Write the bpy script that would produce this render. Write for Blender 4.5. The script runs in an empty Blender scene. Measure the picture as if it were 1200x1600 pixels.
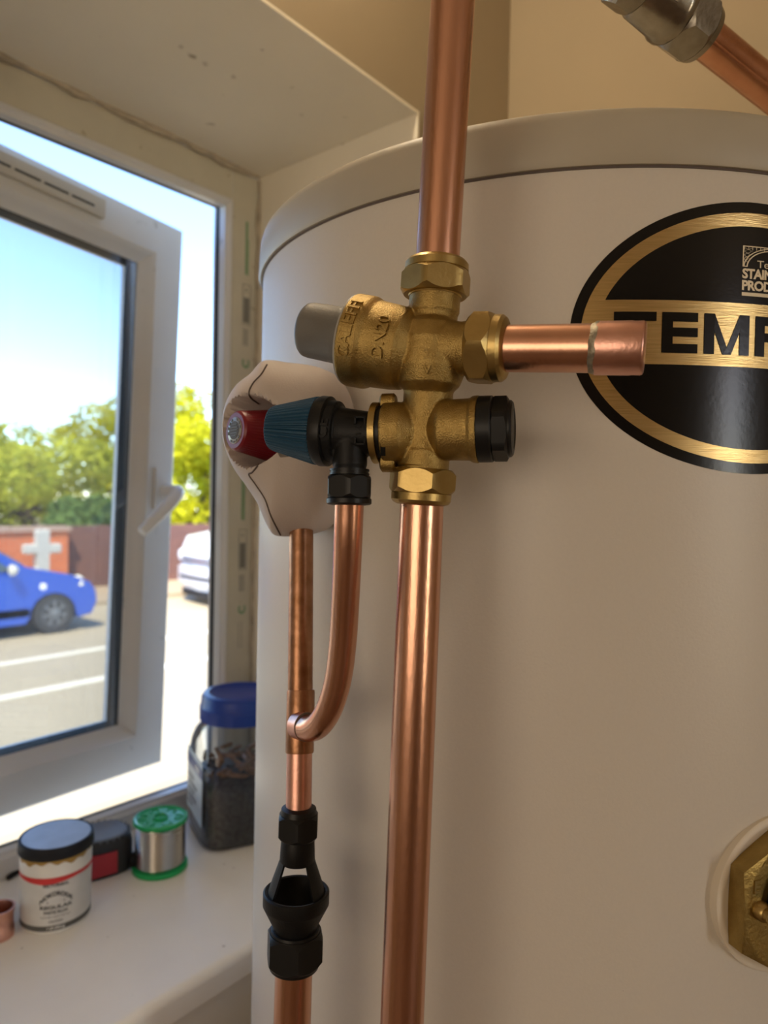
import bpy, math, random
from mathutils import Vector, Matrix
from math import sin, cos, pi, radians
C = bpy.context.scene.collection
random.seed(7)

# ------------------------------------------------------------------ camera
F = 1109.0
EYE = Vector((0, 0, 1.5))
PITCH, ROLL = radians(1.0), radians(1.1)
fw0 = Vector((.773, .634, 0)).normalized()
r0 = Vector((fw0.y, -fw0.x, 0))
Z = Vector((0, 0, 1))
FW = fw0 * cos(PITCH) - Z * sin(PITCH)
u0 = Z * cos(PITCH) + fw0 * sin(PITCH)
UP = u0 * cos(ROLL) - r0 * sin(ROLL)
RI = r0 * cos(ROLL) + u0 * sin(ROLL)
cam_d = bpy.data.cameras.new('camera')
cam = bpy.data.objects.new('camera', cam_d)
C.objects.link(cam)
m3 = Matrix((RI, UP, -FW)).transposed()
cam.matrix_world = Matrix.Translation(EYE) @ m3.to_4x4()
cam_d.sensor_fit = 'HORIZONTAL'
cam_d.sensor_width = 36
cam_d.lens = 36 * F / 1200
cam_d.clip_start = .02
cam_d.clip_end = 300
cam_d.dof.use_dof = True
cam_d.dof.focus_distance = .375
cam_d.dof.aperture_fstop = 10.5
bpy.context.scene.camera = cam

# ------------------------------------------------------------------ light
sc = bpy.context.scene
sc.view_settings.view_transform = 'Standard'
sc.view_settings.look = 'None'
sc.view_settings.gamma = 1
sc.view_settings.use_curve_mapping = False
sc.view_settings.exposure = 0.25
SUN_DIR = Vector((-.45, -.36, .82)).normalized()      # towards the sun: high, behind the house
w = bpy.data.worlds.new('sky')
sc.world = w
w.use_nodes = True
nt = w.node_tree
bg = nt.nodes['Background']
sky = nt.nodes.new('ShaderNodeTexSky')
sky.sky_type = 'NISHITA'
sky.sun_disc = False
sky.sun_elevation = math.asin(SUN_DIR.z)
sky.sun_rotation = math.atan2(SUN_DIR.x, SUN_DIR.y)
sky.air_density = 1.0
sky.dust_density = 0
sky.altitude = 2500
sky.ozone_density = 3.5
nt.links.new(sky.outputs[0], bg.inputs[0])
bg.inputs[1].default_value = .72

def light(name, kind, loc, energy, color, rot=(0, 0, 0), **kw):
    l = bpy.data.lights.new(name, kind)
    l.energy = energy
    l.color = color
    for k, v in kw.items():
        setattr(l, k, v)
    o = bpy.data.objects.new(name, l)
    o.location = loc
    o.rotation_euler = rot
    C.objects.link(o)
    return o
s_ = light('sun', 'SUN', (0, 0, 20), 9.5, (1, .88, .64), angle=radians(.6))
s_.rotation_euler = SUN_DIR.to_track_quat('Z', 'Y').to_euler()
# daylight through the window in the wall opposite, plus two added warm fill lights
light('back_window_daylight', 'AREA', (.02, -2.93, 1.45), 9, (1, .76, .50), (pi / 2, 0, 0),
      shape='RECTANGLE', size=.37, size_y=1.5)
light('near_wall_fill', 'AREA', (-2.28, -.25, 1.5), 14, (1, .81, .60), (0, -pi / 2, 0), shape='RECTANGLE', size=1.05, size_y=1.5)  # added warm fill from the left, no fitting on this wall
light('fill_over_window', 'POINT', (.45, .555, 2.34), 5.5, (1, .83, .60), shadow_soft_size=.05)  # added fill that brightens the sill and right wall, no real fitting

# ------------------------------------------------------------------ helpers
def pt(px, py, d):
    """world point seen at photo position px, py, d metres deep"""
    return EYE + (FW + RI * ((px - 600) / F) - UP * ((py - 800) / F)) * d

def on_plane(px, py, axis, val):
    r = FW + RI * ((px - 600) / F) - UP * ((py - 800) / F)
    return EYE + r * ((val - EYE[axis]) / r[axis])

def basis(axis, hint=None):
    a = Vector(axis).normalized()
    h = Vector(hint) if hint is not None else (Z if abs(a.z) < .9 else Vector((1, 0, 0)))
    x = (h - a * h.dot(a)).normalized()
    return x, a.cross(x), a

class MB:
    def __init__(s):
        s.v = []; s.f = []
    def ring(s, pts):
        i = len(s.v); s.v += [Vector(p) for p in pts]; return list(range(i, i + len(pts)))
    def bridge(s, a, b, closed=True):
        n = len(a)
        for k in range(n if closed else n - 1):
            s.f.append((a[k], a[(k + 1) % n], b[(k + 1) % n], b[k]))
    def cap(s, r, flip=False):
        s.f.append(tuple(reversed(r)) if flip else tuple(r))
    def lathe(s, p0, axis, prof, seg=48, caps=(True, True), hint=None, rfun=None):
        """prof: list of (h, r) along axis from p0"""
        x, y, a = basis(axis, hint)
        p0 = Vector(p0); last = None; first = None
        for h, r in prof:
            pts = []
            for k in range(seg):
                t = 2 * pi * k / seg
                rr = r * (rfun(t, h) if rfun else 1)
                pts.append(p0 + a * h + x * (rr * cos(t)) + y * (rr * sin(t)))
            cur = s.ring(pts)
            if last: s.bridge(last, cur)
            else: first = cur
            last = cur
        if caps[0]: s.cap(first, True)
        if caps[1]: s.cap(last)
        return s
    def hexnut(s, p0, axis, R, h0, h1, ch=.12, rot=0, hint=None):
        """hexagonal prism with rounded off corners at both ends"""
        x, y, a = basis(axis, hint)
        p0 = Vector(p0)
        seg = 48
        ap = R * cos(pi / 6)
        def rad(t):
            q = (t - rot) % (pi / 3) - pi / 6
            return ap / cos(q)
        H = h1 - h0; last = None
        for fr, lim in ((0, ap * .96), (0, ap * .985), (ch, R), (1 - ch, R), (1, ap * .985), (1, ap * .96)):
            pts = []
            for k in range(seg):
                t = 2 * pi * k / seg
                r = min(rad(t), lim)
                # corner drop gives the curved chamfer edge
                over = max(0, rad(t) - ap) / (R - ap)
                f = fr
                if lim == R:
                    f = .5 + (fr - .5) * (1 - .0 * over) if over > .0 else fr
                    base = .02 + ch * 1.6 * over
                    f = base if fr < .5 else 1 - base
                pts.append(p0 + a * (h0 + H * f) + x * (r * cos(t)) + y * (r * sin(t)))
            cur = s.ring(pts)
            if last: s.bridge(last, cur)
            else: s.cap(cur, True)
            last = cur
        s.cap(last)
        return s
    def tube(s, path, r, seg=28, caps=True, inner=None):
        path = [Vector(p) for p in path]
        n = len(path)
        tang = [(path[min(i + 1, n - 1)] - path[max(i - 1, 0)]).normalized() for i in range(n)]
        x, y, _ = basis(tang[0])
        last = None; first = None
        for i in range(n):
            t = tang[i]
            x = (x - t * x.dot(t)).normalized(); y = t.cross(x)
            rr = r[i] if isinstance(r, (list, tuple)) else r
            cur = s.ring([path[i] + x * (rr * cos(2 * pi * k / seg)) + y * (rr * sin(2 * pi * k / seg)) for k in range(seg)])
            if last: s.bridge(last, cur)
            else: first = cur
            last = cur
        if caps:
            s.cap(first, True); s.cap(last)
        return s
    def box(s, a, b, M=None):
        vs = [Vector((x, y, z)) for x in (a[0], b[0]) for y in (a[1], b[1]) for z in (a[2], b[2])]
        if M: vs = [M @ v for v in vs]
        i = len(s.v); s.v += vs
        for q in ((0, 1, 3, 2), (4, 6, 7, 5), (0, 4, 5, 1), (2, 3, 7, 6), (0, 2, 6, 4), (1, 5, 7, 3)):
            s.f.append(tuple(i + k for k in q))
        return s
    def prism(s, poly, O, X, Y, N, t):
        """closed 2d polygon in plane O,X,Y pushed along N by t"""
        O, X, Y, N = map(Vector, (O, X, Y, N))
        a = s.ring([O + X * p[0] + Y * p[1] for p in poly])
        b = s.ring([O + X * p[0] + Y * p[1] + N * t for p in poly])
        s.bridge(a, b); s.cap(a, True); s.cap(b)
        return s
    def add(s, o):
        i = len(s.v); s.v += o.v
        s.f += [tuple(i + k for k in f) for f in o.f]
        return s
    def mesh(s, name, off=Vector((0, 0, 0)), smooth=40):
        me = bpy.data.meshes.new(name)
        me.from_pydata([tuple(v - off) for v in s.v], [], s.f)
        finish(me, smooth)
        return me

def finish(me, smooth=40):
    import bmesh
    bm = bmesh.new(); bm.from_mesh(me)
    bmesh.ops.recalc_face_normals(bm, faces=bm.faces)
    bm.to_mesh(me); bm.free()
    if smooth:
        for p in me.polygons: p.use_smooth = True
        me.set_sharp_from_angle(angle=radians(smooth))

def wloc(o):
    p = Vector(o.location)
    while o.parent:
        o = o.parent; p = p + Vector(o.location)
    return p

def thing(name, label, cat, loc, group=None):
    o = bpy.data.objects.new(name, None)
    o.empty_display_size = .02
    C.objects.link(o); o.location = loc
    tag(o, label, cat, group)
    return o

def tag(o, label=None, cat=None, group=None, kind=None):
    if label: o['label'] = label
    if cat: o['category'] = cat
    if group: o['group'] = group
    if kind: o['kind'] = kind
    return o

def part(name, mb, mat, parent=None, smooth=40, loc=None, label=None, kind=None):
    off = wloc(parent) if parent else Vector(loc or (0, 0, 0))
    if isinstance(mb, MB):
        me = mb.mesh(name, off, smooth)
    else:
        me = mb
        me.transform(Matrix.Translation(-off))
    me.materials.append(mat)
    o = bpy.data.objects.new(name, me)
    C.objects.link(o)
    if parent: o.parent = parent
    else: o.location = off
    tag(o, label, None, None, kind)
    return o

def remesh(mb, voxel, it=6, factor=.5):
    """melt overlapping solids into one casting-like skin"""
    me = mb.mesh('tmp')
    o = bpy.data.objects.new('tmp', me); C.objects.link(o)
    a = o.modifiers.new('r', 'REMESH'); a.mode = 'VOXEL'; a.voxel_size = voxel
    b = o.modifiers.new('s', 'SMOOTH'); b.iterations = it; b.factor = factor
    dg = bpy.context.evaluated_depsgraph_get()
    res = bpy.data.meshes.new_from_object(o.evaluated_get(dg))
    bpy.data.objects.remove(o); bpy.data.meshes.remove(me)
    for p in res.polygons: p.use_smooth = True
    return res

def text_mb(txt, size, extrude=0.0, bold=0.0, align='CENTER', space=1.0):
    cu = bpy.data.curves.new('t', 'FONT')
    cu.body = txt; cu.size = size; cu.extrude = extrude; cu.offset = bold
    cu.align_x = align; cu.align_y = 'CENTER'; cu.space_character = space
    cu.resolution_u = 3
    o = bpy.data.objects.new('t', cu); C.objects.link(o)
    dg = bpy.context.evaluated_depsgraph_get()
    me = bpy.data.meshes.new_from_object(o.evaluated_get(dg))
    mb = MB()
    mb.v = [v.co.copy() for v in me.vertices]
    mb.f = [tuple(p.vertices) for p in me.polygons]
    bpy.data.objects.remove(o); bpy.data.curves.remove(cu); bpy.data.meshes.remove(me)
    return mb

def catmull(P, n=10):
    P = [Vector(p) for p in P]; out = []
    Q = [P[0] * 2 - P[1]] + P + [P[-1] * 2 - P[-2]]
    for i in range(1, len(Q) - 2):
        a, b, c, d = Q[i - 1], Q[i], Q[i + 1], Q[i + 2]
        for k in range(n):
            t = k / n
            out.append(.5 * ((2 * b) + (c - a) * t + (2 * a - 5 * b + 4 * c - d) * t * t + (3 * b - a - 3 * c + d) * t ** 3))
    out.append(P[-1])
    return out

# ------------------------------------------------------------------ materials
def mat(name, col, rough=.5, metal=0, nscale=0, namt=0, col2=None, bump=0, bscale=0, spec=.5, coat=0,
        stretch=None, alpha_trans=0, subsurf=0, detail=4):
    m = bpy.data.materials.new(name); m.use_nodes = True
    n = m.node_tree.nodes; L = m.node_tree.links
    b = n['Principled BSDF']
    b.inputs['Base Color'].default_value = (*col, 1)
    b.inputs['Roughness'].default_value = rough
    b.inputs['Metallic'].default_value = metal
    b.inputs['Specular IOR Level'].default_value = spec
    b.inputs['Coat Weight'].default_value = coat
    if alpha_trans: b.inputs['Transmission Weight'].default_value = alpha_trans
    tc = n.new('ShaderNodeTexCoord')
    src = tc.outputs['Object']
    if stretch:
        mp = n.new('ShaderNodeMapping'); mp.inputs['Scale'].default_value = stretch
        L.new(src, mp.inputs[0]); src = mp.outputs[0]
    if nscale:
        t = n.new('ShaderNodeTexNoise'); t.inputs['Scale'].default_value = nscale; t.inputs['Detail'].default_value = detail
        L.new(src, t.inputs[0])
        rmp = n.new('ShaderNodeValToRGB')
        rmp.color_ramp.elements[0].position = .5 - .25; rmp.color_ramp.elements[1].position = .5 + .25
        c2 = col2 if col2 else tuple(c * (1 - namt) for c in col)
        rmp.color_ramp.elements[0].color = (*c2, 1); rmp.color_ramp.elements[1].color = (*col, 1)
        L.new(t.outputs['Fac'], rmp.inputs[0]); L.new(rmp.outputs[0], b.inputs['Base Color'])
    if bump:
        t2 = n.new('ShaderNodeTexNoise'); t2.inputs['Scale'].default_value = bscale; t2.inputs['Detail'].default_value = 3
        L.new(src, t2.inputs[0])
        bp = n.new('ShaderNodeBump'); bp.inputs['Strength'].default_value = bump; bp.inputs['Distance'].default_value = .001
        L.new(t2.outputs['Fac'], bp.inputs['Height']); L.new(bp.outputs[0], b.inputs['Normal'])
    return m

def spots(m, scale, thr, col, width=.03):
    """dirt specks laid over a material's colour"""
    n = m.node_tree.nodes; L = m.node_tree.links; b = n['Principled BSDF']
    tc = n.new('ShaderNodeTexCoord')
    t = n.new('ShaderNodeTexNoise'); t.inputs['Scale'].default_value = scale; t.inputs['Detail'].default_value = 2
    L.new(tc.outputs['Object'], t.inputs[0])
    r = n.new('ShaderNodeValToRGB'); r.color_ramp.elements[0].position = thr; r.color_ramp.elements[1].position = thr + width
    L.new(t.outputs['Fac'], r.inputs[0])
    mx = n.new('ShaderNodeMix'); mx.data_type = 'RGBA'
    L.new(r.outputs[0], mx.inputs[0])
    if b.inputs['Base Color'].links: L.new(b.inputs['Base Color'].links[0].from_socket, mx.inputs[6])
    else: mx.inputs[6].default_value = b.inputs['Base Color'].default_value
    mx.inputs[7].default_value = (*col, 1)
    L.new(mx.outputs[2], b.inputs['Base Color'])
    return m

copper = mat('copper', (.74, .42, .295), .27, 1, 60, .0, (.62, .335, .225), .10, 500, stretch=(1, 1, .25))
copper_old = mat('stained copper', (.50, .27, .165), .36, 1, 90, .0, (.26, .125, .06), .15, 400)
copper_pink = mat('heated copper', (.78, .45, .36), .36, 1, 70, 0, (.62, .33, .26), .12, 500)
solder_m = mat('solder bead', (.46, .42, .33), .5, .8, 300, .5, None, .6, 600)
brass = mat('cast brass', (.44, .315, .115), .42, 1, 220, 0, (.33, .225, .075), .40, 1500)
brass_nut = mat('machined brass', (.50, .37, .15), .38, 1, 80, 0, (.40, .285, .105), .12, 500)
brass_dark = mat('dull brass plate', (.42, .30, .10), .42, 1, 120, 0, (.30, .21, .07), .3, 500)
black_pl = mat('black plastic', (.006, .0065, .0075), .48, 0, bump=.12, bscale=900, spec=.25)
black_sat = mat('satin black plastic', (.007, .0075, .0085), .40, spec=.3)
grey_pl = mat('grey plastic', (.15, .145, .135), .48, bump=.1, bscale=700)
blue_pl = mat('petrol blue plastic', (.014, .060, .115), .48, spec=.35)
red_pl = mat('red plastic', (.20, .007, .016), .36)
foam = mat('grey foam shell', (.56, .50, .47), .62, 0, 30, .06, bump=.15, bscale=800)
seam_m = mat('seam', (.12, .095, .085), .8)
tank_w = mat('white enamel casing', (.64, .60, .535), .36, 0, 500, .03, bump=.10, bscale=600, spec=.4)
spots(tank_w, 170, .80, (.45, .40, .34), .01)
lid_m = mat('lid plastic', (.44, .40, .315), .45, 0, 40, .05, bump=.06, bscale=300)
gold = mat('brushed gold foil', (.72, .53, .25), .30, 1, 40, 0, (.56, .40, .17), .22, 60, stretch=(1, 1, 30))
blk_foil = mat('glossy black print', (.004, .004, .0045), .20, bump=.05, bscale=250, spec=.35)
nickel = mat('nickel plated brass', (.38, .355, .31), .26, 1, 120, 0, (.26, .24, .20), .12, 300)
wall_m = mat('tan wall paint', (.37, .295, .188), .75, 0, 3, .08, bump=.25, bscale=60)
rev_m = spots(mat('cream reveal plaster', (.90, .83, .68), .7, 0, 4, .10, bump=.5, bscale=45), 26, .70, (.42, .35, .25), .06)
sill_m = spots(mat('painted sill', (.90, .885, .85), .45, 0, 12, .07, bump=.15, bscale=50), 55, .735, (.38, .35, .32), .02)
floor_m = mat('floor boards', (.24, .16, .10), .5, 0, 6, .3)
ceil_m = mat('ceiling paint', (.78, .70, .58), .8)
upvc = spots(mat('white frame plastic', (.76, .76, .75), .36, 0, 9, .08), 40, .70, (.50, .49, .47), .08)
film = spots(mat('protective film', (.66, .62, .50), .4, 0, 20, .10, bump=.15, bscale=80), 70, .70, (.42, .36, .25), .05)
caulk = mat('dirty sealant', (.66, .57, .43), .8, 0, 40, .5, bump=.8, bscale=120)
vent_m = mat('beige vent', (.60, .55, .45), .45)
gasket = mat('dark spacer bar', (.030, .034, .038), .6, spec=.2)
print_k = mat('dark print', (.10, .10, .095), .6)
print_f = mat('faded dark print', (.22, .215, .19), .6)
print_g = mat('faded green print', (.22, .37, .20), .6)
cream_p = mat('off white print', (.70, .68, .60), .5)
white_p = mat('white print', (.82, .82, .80), .4)

def glass(name, tint, haze, hz=(.8, .85, .9), refl=1.0):
    m = bpy.data.materials.new(name); m.use_nodes = True
    n = m.node_tree.nodes; L = m.node_tree.links; n.clear()
    out = n.new('ShaderNodeOutputMaterial')
    tr = n.new('ShaderNodeBsdfTransparent'); tr.inputs[0].default_value = (*tint, 1)
    gl = n.new('ShaderNodeBsdfGlossy'); gl.inputs['Roughness'].default_value = .02
    fr = n.new('ShaderNodeFresnel'); fr.inputs[0].default_value = 1.45
    mx = n.new('ShaderNodeMixShader')
    L.new(fr.outputs[0], mx.inputs[0]); L.new(tr.outputs[0], mx.inputs[1]); L.new(gl.outputs[0], mx.inputs[2])
    df = n.new('ShaderNodeBsdfTranslucent'); df.inputs[0].default_value = (*hz, 1)
    tx = n.new('ShaderNodeTexCoord'); no = n.new('ShaderNodeTexNoise'); no.inputs['Scale'].default_value = 7; no.inputs['Detail'].default_value = 5
    L.new(tx.outputs['Object'], no.inputs[0])
    mr = n.new('ShaderNodeMapRange'); mr.inputs[1].default_value = .3; mr.inputs[2].default_value = .7
    mr.inputs[3].default_value = haze * .5; mr.inputs[4].default_value = haze * 1.5
    L.new(no.outputs['Fac'], mr.inputs[0])
    m2 = n.new('ShaderNodeMixShader')
    L.new(mr.outputs[0], m2.inputs[0]); L.new(mx.outputs[0], m2.inputs[1]); L.new(df.outputs[0], m2.inputs[2])
    L.new(m2.outputs[0], out.inputs[0])
    return m
pane_m = glass('dusty window glass', (.76, .77, .76), .015)
clear_m = glass('clear window glass', (.95, .96, .96), .01)
jar_m = glass('clear jar plastic', (.90, .92, .93), .05)

# ------------------------------------------------------------------ room shell
RX, RXR, RY0 = .805, 1.055, .612          # reveal cheek, right room wall, face of the window wall
SOF, SILL, WY = 2.047, 1.0, .947          # soffit height, sill height, window plane
LX = -.205                                # left cheek of the reveal
OUT = 1.03
mb = MB()
mb.box((-2.3, RY0, 0), (LX, OUT, 2.45)); mb.box((RX, RY0, 0), (RXR + .15, OUT, 2.45))
mb.box((LX, RY0, SOF), (RX, OUT, 2.45)); mb.box((LX, RY0, 0), (RX, OUT, SILL - .03))
wl = part('wall_left', mb, wall_m, kind='structure', smooth=0)
# plaster lining of the window recess
mb = MB()
mb.box((LX, RY0 - .002, SOF - .004), (RX, WY, SOF))
mb.box((RX - .004, RY0 - .002, SILL - .03), (RX, WY, SOF - .004))
mb.box((LX, RY0 - .002, SILL - .03), (LX + .004, WY, SOF - .004))
tr1 = part('trim_1', mb, rev_m, kind='structure', smooth=0)
# rounded sill board
mb = MB()
prof = [(WY + .01, SILL - .03), (WY + .01, SILL), (RY0 + .004, SILL)]
for k in range(7):
    a = pi / 2 * k / 6
    prof.append((RY0 + .001 - .010 * sin(a), SILL - .010 + .010 * cos(a)))
prof.append((RY0 - .009, SILL - .03))
a = mb.ring([(LX + .004, y, z) for y, z in prof]); b = mb.ring([(RX - .004, y, z) for y, z in prof])
mb.bridge(a, b); mb.cap(a, True); mb.cap(b)
part('trim_2', mb, sill_m, kind='structure', smooth=30)
part('trim_6', MB().box((LX, RY0 - .003, .1), (RX - .0, RY0 - .0005, SILL - .03)), mat('grey white apron paint', (.74, .72, .68), .6, 0, 5, .08), kind='structure', smooth=0)
room_m = mat('brown room paint', (.55, .44, .30), .8)
part('wall_right', MB().box((RXR, -3.1, 0), (RXR + .15, RY0, 2.45)), wall_m, kind='structure', smooth=0)
mb = MB()
mb.box((-2.3, -3.1, 0), (-.17, -3.0, 2.45)); mb.box((.21, -3.1, 0), (RXR, -3.0, 2.45))
mb.box((-.17, -3.1, 0), (.21, -3.0, .68)); mb.box((-.17, -3.1, 2.22), (.21, -3.0, 2.45))
part('wall_back', mb, room_m, kind='structure', smooth=0)
part('wall_near', MB().box((-2.45, -3.1, 0), (-2.3, OUT, 2.45)), room_m, kind='structure', smooth=0)
part('floor', MB().box((-2.45, -3.1, -.1), (RXR + .15, OUT, 0)), floor_m, kind='structure', smooth=0)
part('ceiling', MB().box((-2.45, -3.1, 2.45), (RXR + .15, OUT, 2.6)), ceil_m, kind='structure', smooth=0)
# irregular sealant bead where the frame meets soffit and cheek
random.seed(3)
P = [Vector((LX + .02 + (RX - .03 - LX) * k / 40, WY - .006 + random.uniform(-.002, .002), SOF - .005 + random.uniform(-.003, .002))) for k in range(41)]
Q = [Vector((RX - .006 + random.uniform(-.002, .001), WY - .004, SOF - .01 - (SOF - SILL - .03) * k / 40)) for k in range(41)]
mb = MB(); mb.tube(P, [.005 + random.uniform(-.002, .002) for _ in P], 8); mb.tube(Q, [.003 + random.uniform(-.0015, .001) for _ in Q], 8)
part('trim_3', mb, caulk, kind='structure')

# ------------------------------------------------------------------ window: fixed frame and open sash
def frame_side(rect, prof, k, O, S, N, V=Z):
    """one mitred rail of a rectangular frame. rect (s0,z0,s1,z1), profile (inset, depth)"""
    s0, z0, s1, z1 = rect
    cs = [(s0, z0, 1, 1), (s1, z0, -1, 1), (s1, z1, -1, -1), (s0, z1, 1, -1)]
    mb = MB(); rs = []
    for c in (cs[k], cs[(k + 1) % 4]):
        rs.append(mb.ring([O + S * (c[0] + c[2] * i) + V * (c[1] + c[3] * i) - N * d for i, d in prof]))
    mb.bridge(rs[0], rs[1]); mb.cap(rs[0], True); mb.cap(rs[1])
    return mb
win = bpy.data.objects.new('window_1', None); C.objects.link(win); win.location = (.3, WY, SILL)
tag(win, kind='structure')
FP = [(0, .046), (0, 0), (.059, 0), (.063, .004), (.066, .005), (.066, .020), (.060, .022), (.058, .046)]
fx0, fx1, fz0, fz1 = -.160, RX - .003, SILL - .032, SOF - .003
O = Vector((0, WY, 0)); S = Vector((1, 0, 0)); N = Vector((0, -1, 0))
for k, nme in enumerate(('frame_sill', 'frame_jamb', 'frame_head', 'frame_jamb')):
    part(nme, frame_side((fx0, fz0, fx1, fz1), FP, k, O, S, N), upvc, win, 25)
for k in range(4):
    part('weather_seal', frame_side((fx0, fz0, fx1, fz1), [(.0575, .024), (.0615, .024), (.0615, .036), (.0575, .036)], k, O, S, N), gasket, win, 0)
# protective film still stuck on the right jamb and the head
ff = part('protective_film', MB().box((RX - .058, WY - .0012, SILL + .06), (RX - .006, WY - .0002, SOF - .009)), film, win, 0,
          label='yellowed protective film printed with marks')
part('protective_film', MB().box((-.10, WY - .0012, SOF - .058), (RX - .06, WY - .0002, SOF - .008)), film, win, 0)
mk = MB(); gk = MB(); wk = MB()
def fpos(py, px=387):
    return on_plane(px, py, 1, WY - .0014)
def flat(mbd, x0, x1, z0, z1, t=.0003, lift=0):
    y = WY - .0013 - lift
    mbd.box((x0, y - t, z0), (x1, y, z1))
xc = fpos(500).x - .003
def frameset(mbd, pa, pb, hw, t):
    za, zb = fpos(pa).z, fpos(pb).z
    flat(mbd, xc - hw, xc + hw, za - t, za); flat(mbd, xc - hw, xc + hw, zb, zb + t)
    flat(mbd, xc - hw, xc - hw + t, zb, za); flat(mbd, xc + hw - t, xc + hw, zb, za)
for base in (0, 382):
    flat(gk, xc - .004, xc + .001, fpos(430 + base).z, fpos(347 + base).z + 0)
    flat(gk, xc + .002, xc + .0032, fpos(432 + base).z, fpos(375 + base).z)
    frameset(mk, 445 + base, 508 + base, .0085, .0009)
    flat(mk, xc - .006, xc + .006, fpos(505 + base).z, fpos(466 + base).z)
    t = text_mb('e', .012); cz = fpos(454 + base).z
    mk.v += [Vector((xc + v.y, WY - .0016, cz - v.x)) for v in t.v]; n0 = len(mk.v) - len(t.v)
    mk.f += [tuple(n0 + i for i in f) for f in t.f]
    for q in range(3):
        flat(mk, xc - .006 + q * .004, xc - .0045 + q * .004, fpos(541 + base).z, fpos(515 + base).z)
    cz = fpos(568 + base).z
    for q in range(20):
        a0, a1 = radians(40 + 280 * q / 20), radians(40 + 280 * (q + 1) / 20)
        i = len(gk.v)
        for a in (a0, a1):
            for r in (.0045, .009):
                gk.v.append(Vector((xc + r * sin(a) * .9, WY - .0016, cz + r * cos(a))))
        gk.f.append((i, i + 1, i + 3, i + 2))
for q in range(2):
    flat(mk, xc - .007 + q * .007, xc - .0062 + q * .007, fpos(1010).z, fpos(970).z)
part('film_print', mk, print_f, ff, 0); part('film_mark', gk, print_g, ff, 0)

# open sash, hinged on the left and swung outwards
HA = radians(8.2)
HO = Vector((-.0988, .9534, 0)); HS = Vector((cos(HA), sin(HA), 0)); HN = Vector((sin(HA), -cos(HA), 0))
SL, SZ0, SZ1 = .833, 1.036, 1.965
ST = radians(2.0)                                  # the sash hangs a little low at its free end
piv = HO + HS * SL + Z * 1.5
HS, HV = HS * cos(ST) - Z * sin(ST), Z * cos(ST) + HS * sin(ST)
HO = piv - HS * SL - HV * 1.5
sash = bpy.data.objects.new('window_sash', None); C.objects.link(sash); sash.parent = win
sash.location = (HO + Z * SZ0) - wloc(win)
SP = [(0, .062), (0, .004), (.004, 0), (.058, 0), (.063, .004), (.066, .010), (.078, .020), (.078, .062)]
for k, nme in enumerate(('bottom_rail', 'stile', 'top_rail', 'stile')):
    part(nme, frame_side((0, SZ0, SL, SZ1), SP, k, HO, HS, HN, HV), upvc, sash, 25)
GP = [(.078, .060), (.078, .024), (.0785, .024), (.0785, .060)]
ring = [(.0775, .024), (.0775, .052), (.0792, .052), (.0792, .024)]
mb = MB()
for k in range(4): mb.add(frame_side((0, SZ0, SL, SZ1), ring, k, HO, HS, HN, HV))
part('spacer_bar', mb, gasket, sash, 0)
for dd in (.023, .0535):
    mb = MB(); i0, i1 = .0765, .0765
    q = [(i0, SZ0 + i0), (SL - i0, SZ0 + i0), (SL - i0, SZ1 - i0), (i0, SZ1 - i0)]
    mb.cap(mb.ring([HO + HS * a + HV * b - HN * dd for a, b in q]))
    part('glass_pane', mb, pane_m, sash, 0)
# trickle vent on the top rail
def sp(s, z, d): return HO + HS * s + HV * z - HN * d
mb = MB()
zv = SZ1 - .030
M = Matrix.Identity(4)
def sbox(mb, s0, s1, z0, z1, d0, d1):
    i = len(mb.v)
    mb.v += [sp(s, z, d) for s in (s0, s1) for d in (d0, d1) for z in (z0, z1)]
    for q in ((0, 1, 3, 2), (4, 6, 7, 5), (0, 4, 5, 1), (2, 3, 7, 6), (0, 2, 6, 4), (1, 5, 7, 3)):
        mb.f.append(tuple(i + k for k in q))
sbox(mb, .24, .665, zv - .014, zv + .014, -.010, .001)
part('trickle_vent', mb, vent_m, sash, 0)
mb = MB()
for k in range(9): sbox(mb, .255 + k * .044, .255 + k * .044 + .038, zv - .004, zv - .001, -.0105, -.0095)
part('vent_slot', mb, gasket, sash, 0)
# handle
mb = MB()
hb = sp(SL - .022, 1.505, 0)
mb2 = MB().lathe(hb, HN, [(0, .013), (.004, .013), (.006, .012)], 20)
x_, y_, a_ = basis(HN)
sbox(mb2, SL - .045, SL - .016, 1.475, 1.545, -.006, .001)
part('handle_base', mb2, upvc, sash)
mb = MB()
path = catmull([hb - HN * .002, hb + HN * .024, hb + HN * .038 + HS * -.004 - Z * .002, hb + HN * .044 - HS * .030 - Z * .024,
                hb + HN * .046 - HS * .062 - Z * .050, hb + HN * .044 - HS * .082 - Z * .068], 6)
mb.tube(path, [.0135 - .005 * i / (len(path) - 1) for i in range(len(path))], 14)
part('handle', mb, mat('white handle plastic', (.84, .85, .86), .3), sash)

# ------------------------------------------------------------------ hot water cylinder
TC = Vector((.630, .311, 0)); TR = .275
LZ0, LZ1 = 1.697, 1.7285
tank = thing('hot_water_cylinder', 'large white hot water cylinder with a pale lid filling the corner behind the pipes', 'water heater', (TC.x, TC.y, 0))
part('casing', MB().lathe(TC, Z, [(.02, TR - .02), (.03, TR), (LZ0 + .004, TR)], 160, hint=(1, 0, 0)), tank_w, tank)
part('lid', MB().lathe(TC, Z, [(LZ0 - .003, TR - .002), (LZ0 - .003, TR + .0025), (LZ0, TR + .0040), (LZ1 - .008, TR + .0028),
    (LZ1 - .003, TR + .0014), (LZ1 - .0005, TR - .002), (LZ1, TR - .006), (LZ1 + .001, TR - .05), (LZ1 + .002, .02)], 160, hint=(1, 0, 0)), lid_m, tank, 50,
    label='pale grey moulded lid')
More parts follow.
